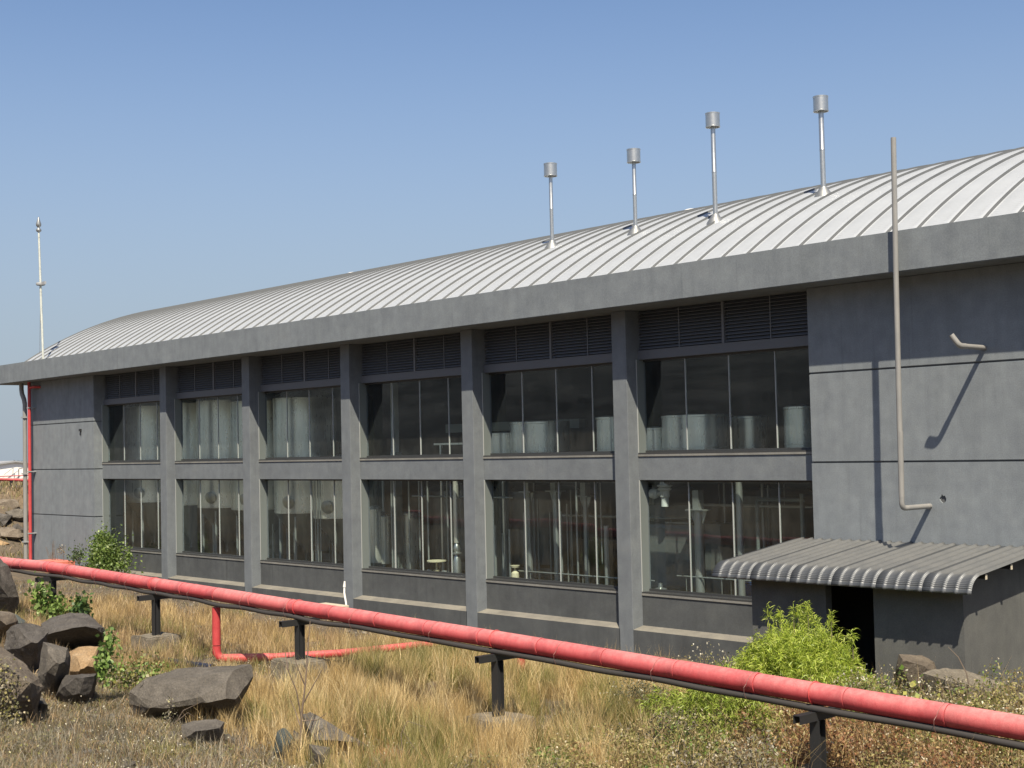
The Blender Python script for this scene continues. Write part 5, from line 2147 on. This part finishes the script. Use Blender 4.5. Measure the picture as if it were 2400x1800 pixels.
def pole(name, lab, px_, Y, z0, z1, r, m=ST, head=False, group=None):
    p = onY(px_, 1250, Y)
    t = empty(name, (p.x, Y, z0), lab, 'pipe' if not head else 'column', group)
    bm = bmesh.new()
    tube(bm, [(p.x, Y, z0), (p.x, Y, z1)], r, 14)
    finish('shaft', bm, m, t, 50)
    if head:
        for s in (-1, 1):
            bm = bmesh.new()
            a = [(p.x+s*r, z1-.02), (p.x+s*(r+.15), z1-.02), (p.x+s*(r+.13), z1-.08), (p.x+s*(r+.02), z1-.34)]
            va = [bm.verts.new((x, Y-.01, z)) for x, z in a]
            vb = [bm.verts.new((x, Y+.02, z)) for x, z in a]
            bm.faces.new(va)
            bm.faces.new(vb[::-1])
            for i in range(4):
                bm.faces.new((va[i], va[(i+1) % 4], vb[(i+1) % 4], vb[i]))
            finish('gusset', bm, m, t)
        bm = bmesh.new()
        box(bm, p.x-r-.17, p.x+r+.17, Y-.17, Y+.17, z1-.02, z1+.02)
        box(bm, p.x-.1, p.x+.1, Y-.1, Y+.1, z1+.02, z1+.5)
        finish('head_plate', bm, m, t)
    return t


HC = 'steel props with bracketed heads inside the near bays'
for px_, Y, z1, r, lab in [(1241, 2.4, -.25, .085, 'steel prop with bracketed head at the far side of the fifth bay'), (1304, 2.0, -.2, .085, 'steel prop with bracketed head in the middle of the fifth bay'),
                           (1374, 2.4, -.35, .075, 'steel prop with bracketed head behind the near pane joint of the fifth bay'), (1638, 1.6, -.62, .12, 'thick steel prop with wide bracketed head in the sixth bay lower window')]:
    pole('steel_prop', lab, px_, Y, -3.2, z1, r, M['pole'], True, HC)
GP = 'bare vertical pipes behind the lower windows'
for px_, Y, z0, z1, r, lab in [(1421, 1.6, -3.2, -1.1, .07, 'thick vertical pipe near the column in the fifth bay'), (1194, 1.6, -3.2, -1.3, .03, 'thin pipe at the far pane of the fifth bay'), (1160, 1.5, -3.2, -1.2, .045, 'pipe by the far jamb of the fifth bay'),
                               (1330, 2.6, -3.2, -.6, .025, 'first of the thin grey hoses in the fifth bay, left of the rest'), (1340, 2.8, -3.2, -.2, .025, 'second thin grey hose in the fifth bay'), (1352, 2.6, -3.2, -.4, .02, 'thin grey hose tied in the fifth bay bundle'),
                               (1353, 1.5, -3.2, .6, .03, 'long thin pipe reaching the beam in the fifth bay'), (1735, 1.3, -3.2, .6, .085, 'tall shiny vertical pipe in the sixth bay above the canopy'), (1722, 1.5, -3.2, .6, .03, 'thin pipe beside the tall shiny pipe in the sixth bay'),
                               (919, 1.5, -3.2, .6, .028, 'thin pair pipe left one in the fourth bay'), (924, 1.5, -3.2, .6, .022, 'thin pair pipe right one in the fourth bay'), (1004, 1.4, -2.4, .6, .03, 'thin pipe above the valve stand in the fourth bay'),
                               (1050, 1.8, -3.2, .6, .03, 'thin dark pipe left of the lagged pipe in the fourth bay'), (733, 1.6, -3.2, .6, .02, 'thin hose by the near jamb of the third bay, first of the bundle'), (740, 1.6, -3.2, .5, .018, 'thin hose by the near jamb of the third bay, second of the bundle'),
                               (746, 1.6, -3.2, .4, .018, 'thin hose by the near jamb of the third bay, third of the bundle'), (752, 1.6, -3.2, .5, .018, 'thin hose by the near jamb of the third bay, last of the bundle')]:
    pole('vertical_pipe', lab, px_, Y, z0, z1, r, M['pole'], False, GP)
# lagged pipe with valve
p = onY(1070, 1250, 1.3)
t = empty('insulated_pipe', (p.x, 1.3, -3.2), 'foil lagged vertical pipe with a flanged valve at the near side of the fourth bay', 'pipe')
bm = bmesh.new()
tube(bm, [(p.x, 1.3, -1.75), (p.x, 1.3, .6)], .085, 14)
finish('upper_length', bm, ST, t, 50)
bm = bmesh.new()
lathe(bm, (p.x, 1.3, 0), [(.12, -3.2), (.125, -2.32), (.08, -2.15), (.06, -2.1)], 16)
finish('lower_lagging', bm, M['galv'], t, 40)
bm = bmesh.new()
lathe(bm, (p.x, 1.3, -2.0), [(.06, -.1), (.15, -.08), (.15, -.04), (.08, -.03), (.11, .08), (.08, .18), (.05, .25)], 16)
finish('valve', bm, M['galv'], t, 40)
# pump/valve stand of the fourth bay
p = onY(1023, 1300, 1.35)
t = empty('valve_stand', (p.x, 1.35, -3.2), 'cream handwheel valve on a stand in the fourth bay lower window', 'valve')
bm = bmesh.new()
lathe(bm, (p.x, 1.35, -2.42), [(0, .06), (.16, .05), (.30, .06), (.30, .10), (0, .10)], 20)
finish('handwheel', bm, M['yellowish'], t, 40)
bm = bmesh.new()
lathe(bm, (p.x, 1.35, -2.42), [(.03, .06), (.03, -.18), (.10, -.2), (.06, -.32), (.24, -.36), (.28, -.42), (.26, -.5), (.1, -.54), (.1, -.75), (.3, -.76), (.3, -.8)], 18)
finish('valve_body', bm, M['yellowish'], t, 40)
for s in (-1, 1):
    part_box('stand_post', p.x+s*.36-.06, p.x+s*.36+.06, 1.3, 1.4, -3.2, -2.62, M['far_grey'], t)
p = onY(1207, 1330, 1.3)
t = empty('valve_stand', (p.x, 1.3, -3.2), 'small tan valve with a flat handle low in the fifth bay window', 'valve')
bm = bmesh.new()
lathe(bm, (p.x, 1.3, -2.42), [(0, .12), (.14, .12), (.12, .06), (.03, .05), (.03, -.02), (.11, -.1), (.12, -.25), (.05, -.33), (.15, -.36), (.15, -.42)], 14)
finish('valve_body', bm, M['yellowish'], t, 40)
# big jacketed vessel, beam and motor of the sixth bay
a, b = onY(1520, 1240, 2.0), onY(1632, 1240, 2.0)
t = empty('square_vessel', ((a.x+b.x)/2, 2.4, -3.2), 'large grey square clad vessel behind the sixth bay lower window', 'tank')
part_box('cladding', a.x-.6, b.x, 2.0, 3.4, -2.75, -1.02, M['clad'], t, .12)
part_box('lid', a.x+.5, b.x-.35, 2.1, 3.2, -1.018, -.98, M['bead'], t)
part_box('base_frame', a.x-.6, b.x, 2.1, 3.3, -3.2, -2.76, M['frame'], t)
a, b = onY(1518, 1210, 1.9), onY(1640, 1210, 1.9)
t = part_box('cross_beam', a.x-.6, b.x, 1.75, 1.9, -.84, -.52, M['inside_floor'], None)
tag(t, 'horizontal grey beam across the sixth bay above the square clad vessel', 'beam')
a = onY(1650, 1240, 2.2)
b = onY(1688, 1240, 2.2)
t = part_box('cabinet', a.x, b.x, 2.2, 2.9, -3.2, -1.0, M['clad'], None, .02)
tag(t, 'tall grey cabinet beside the thick prop in the sixth bay lower window', 'cabinet')
p = onY(1558, 1150, 1.6)
t = empty('drive_motor', (p.x, 1.6, -.5), 'white capped electric drive motor near the beam in the sixth bay', 'motor')
bm = bmesh.new()
lathe(bm, (p.x, 1.6, 0), [(0, .13), (.12, .12), (.13, .02), (.2, .01), (.2, -.03), (.14, -.05), (.18, -.08), (.18, -.12), (.13, -.14), (.13, -.30), (.10, -.32), (.10, -.55)], 20)
finish('motor_body', bm, M['white_motor'], t, 40)
bm = bmesh.new()
lathe(bm, (p.x-.38, 1.6, -.22), [(0, -.1), (.12, -.09), (.14, 0), (.12, .1), (.06, .14), (.05, .3)], 16, Vector((1, 0, 0)))
finish('gearbox', bm, M['white_motor'], t, 40)
p = onY(1548, 1370, 1.3)
t = empty('floor_valve', (p.x, 1.3, -3.2), 'small steel valve with a flat cap low in the sixth bay window', 'valve')
bm = bmesh.new()
lathe(bm, (p.x, 1.3, -3.2), [(.07, 0), (.07, .5), (.17, .52), (.17, .56), (.06, .6), (.05, .7), (0, .72)], 14)
finish('valve_body', bm, M['galv'], t, 40)
# goal-post pipe and drum
a, b = onY(1775, 1200, 2.0), onY(1818, 1200, 2.0)
c = onY(1818, 1195, 2.0)
t = empty('pipe_loop', (a.x, 2.0, -3.2), 'inverted U shaped grey pipe in the near pane of the sixth bay', 'pipe')
bm = bmesh.new()
tube(bm, elbow((a.x, 2.0, -3.2), (a.x, 2.0, -.35), (b.x+.9, 2.0, -.35), .1), .05, 10)
finish('pipe_bend', bm, M['jamb'], t, 50)
bm = bmesh.new()
tube(bm, [(b.x+.8, 2.0, -.2), (b.x+.8, 2.0, -3.2)], .06, 10)
finish('riser', bm, M['jamb'], t, 50)
p = onY(1752, 1270, 2.6)
t = empty('blue_drum', (p.x, 2.6, -3.2), 'dark blue plastic drum behind the sixth bay lower window', 'drum')
bm = bmesh.new()
lathe(bm, (p.x, 2.6, -2.2), [(0, -.6), (.34, -.6), (.36, -.3), (.33, -.28), (.36, -.26), (.36, .1), (.33, .12), (.36, .14), (.34, .42), (0, .44)], 24)
finish('shell', bm, M['blue_drum'], t, 40)
part_box('stand', p.x-.4, p.x+.4, 2.2, 3.0, -3.2, -2.81, M['frame'], t)

# back row of dim tanks, overhead pipes and more hoses
for i, (x, r, z1, lab) in enumerate([(-3.0, 1.25, 3.4, 'dim tall tank in the back row behind the shrub window bay'), (2.2, 1.25, 3.4, 'dim tall tank in the back row behind the second bay from the far end'),
                                     (9.6, 1.3, -.2, 'dim squat tank in the back row behind the third bay'), (14.0, 1.2, -.2, 'dim squat tank in the back row behind the fourth bay'),
                                     (19.3, 1.2, -.25, 'dim squat tank in the back row behind the fifth bay'), (23.6, 1.2, -.25, 'dim squat tank in the back row behind the sixth bay')]):
    t = empty('storage_tank', (x, 6.8, -3.2), lab, 'tank', 'dim tanks of the back row inside the hall')
    bm = bmesh.new()
    lathe(bm, (x, 6.8, 0), [(r*.9, -3.2), (r*.9, -2.9), (r, -2.8), (r, z1-.2), (r*.8, z1-.04), (0, z1)], 32)
    finish('shell', bm, M['cone'], t, 35)
    bm = bmesh.new()
    tube(bm, [(x+r*.6, 6.8-r*.95, -3.2), (x+r*.6, 6.8-r*.95, z1+.1)], .04, 8)
    finish('side_pipe', bm, M['pole'], t, 50)
for i, (x0, x1, Y, z, r, lab) in enumerate([(12.7, 17.6, 2.2, -.42, .03, 'thin level pipe near the top of the fourth bay lower window'), (18.6, 23.9, 3.0, -.95, .04, 'level pipe crossing behind the props of the fifth bay'),
                                            (18.6, 23.9, 1.4, -2.46, .02, 'low rail running along the bottom of the fifth bay window'), (24.6, 29.8, 2.6, -.55, .035, 'level pipe high behind the sixth bay lower window'),
                                            (24.6, 27.5, 1.5, -2.3, .02, 'low thin pipe near the bottom of the sixth bay window')]):
    t = empty('level_pipe', ((x0+x1)/2, Y, z), lab, 'pipe')
    bm = bmesh.new()
    tube(bm, [(x0, Y, z), (x1, Y, z)], r, 8)
    finish('pipe_run', bm, M['pole'], t, 50)
    bm = bmesh.new()
    for f in (.1, .5, .9):
        tube(bm, [(x0+(x1-x0)*f, Y+.02, z-r), (x0+(x1-x0)*f, Y+.02, -3.2 if z < -.6 else 0.0)], .012, 6)
    finish('hanger', bm, M['pole'], t, 50)
for px_, Y, z0, z1, r, lab in [(1230, 2.9, -3.2, -.9, .045, 'dim grey pipe left of the far prop in the fifth bay'), (1262, 3.4, -3.2, -.5, .03, 'dim thin pipe between the first two props of the fifth bay'),
                               (1290, 3.2, -3.2, -.9, .025, 'dim thin pipe just left of the middle prop in the fifth bay'), (1316, 2.4, -3.2, -.8, .03, 'thin pipe just right of the middle prop in the fifth bay'),
                               (1400, 3.0, -3.2, .5, .025, 'thin dim pipe left of the thick pipe in the fifth bay'), (1410, 2.2, -2.2, .6, .02, 'thin hanging pipe by the thick pipe of the fifth bay'),
                               (1178, 2.4, -3.2, -1.5, .025, 'short thin pipe beside the far jamb of the fifth bay'), (1575, 3.0, -3.2, -1.0, .04, 'dim pipe in front of the square clad vessel of the sixth bay'),
                               (1700, 2.6, -3.2, .5, .03, 'dim pipe left of the tall shiny pipe in the sixth bay'), (1790, 3.0, -3.2, .5, .045, 'dim pipe in the near pane of the sixth bay'),
                               (960, 1.7, -3.2, .6, .03, 'pipe standing in front of the large upright cylinder of the fourth bay'), (984, 2.2, -3.2, .6, .03, 'dim pipe right of the large upright cylinder of the fourth bay'),
                               (900, 3.4, -3.2, .5, .05, 'dim pipe behind the slim cylinders of the fourth bay'), (690, 2.4, -3.2, -1.3, .03, 'short pipe between the cone tanks of the third bay'),
                               (640, 1.9, -3.2, -1.5, .02, 'thin short pipe at the far side of the third bay'), (500, 1.9, -3.2, -1.6, .03, 'thin short pipe between the cone tanks of the second bay')]:
    pole('vertical_pipe', lab, px_, Y, z0, z1, r, M['pole'], False, GP)
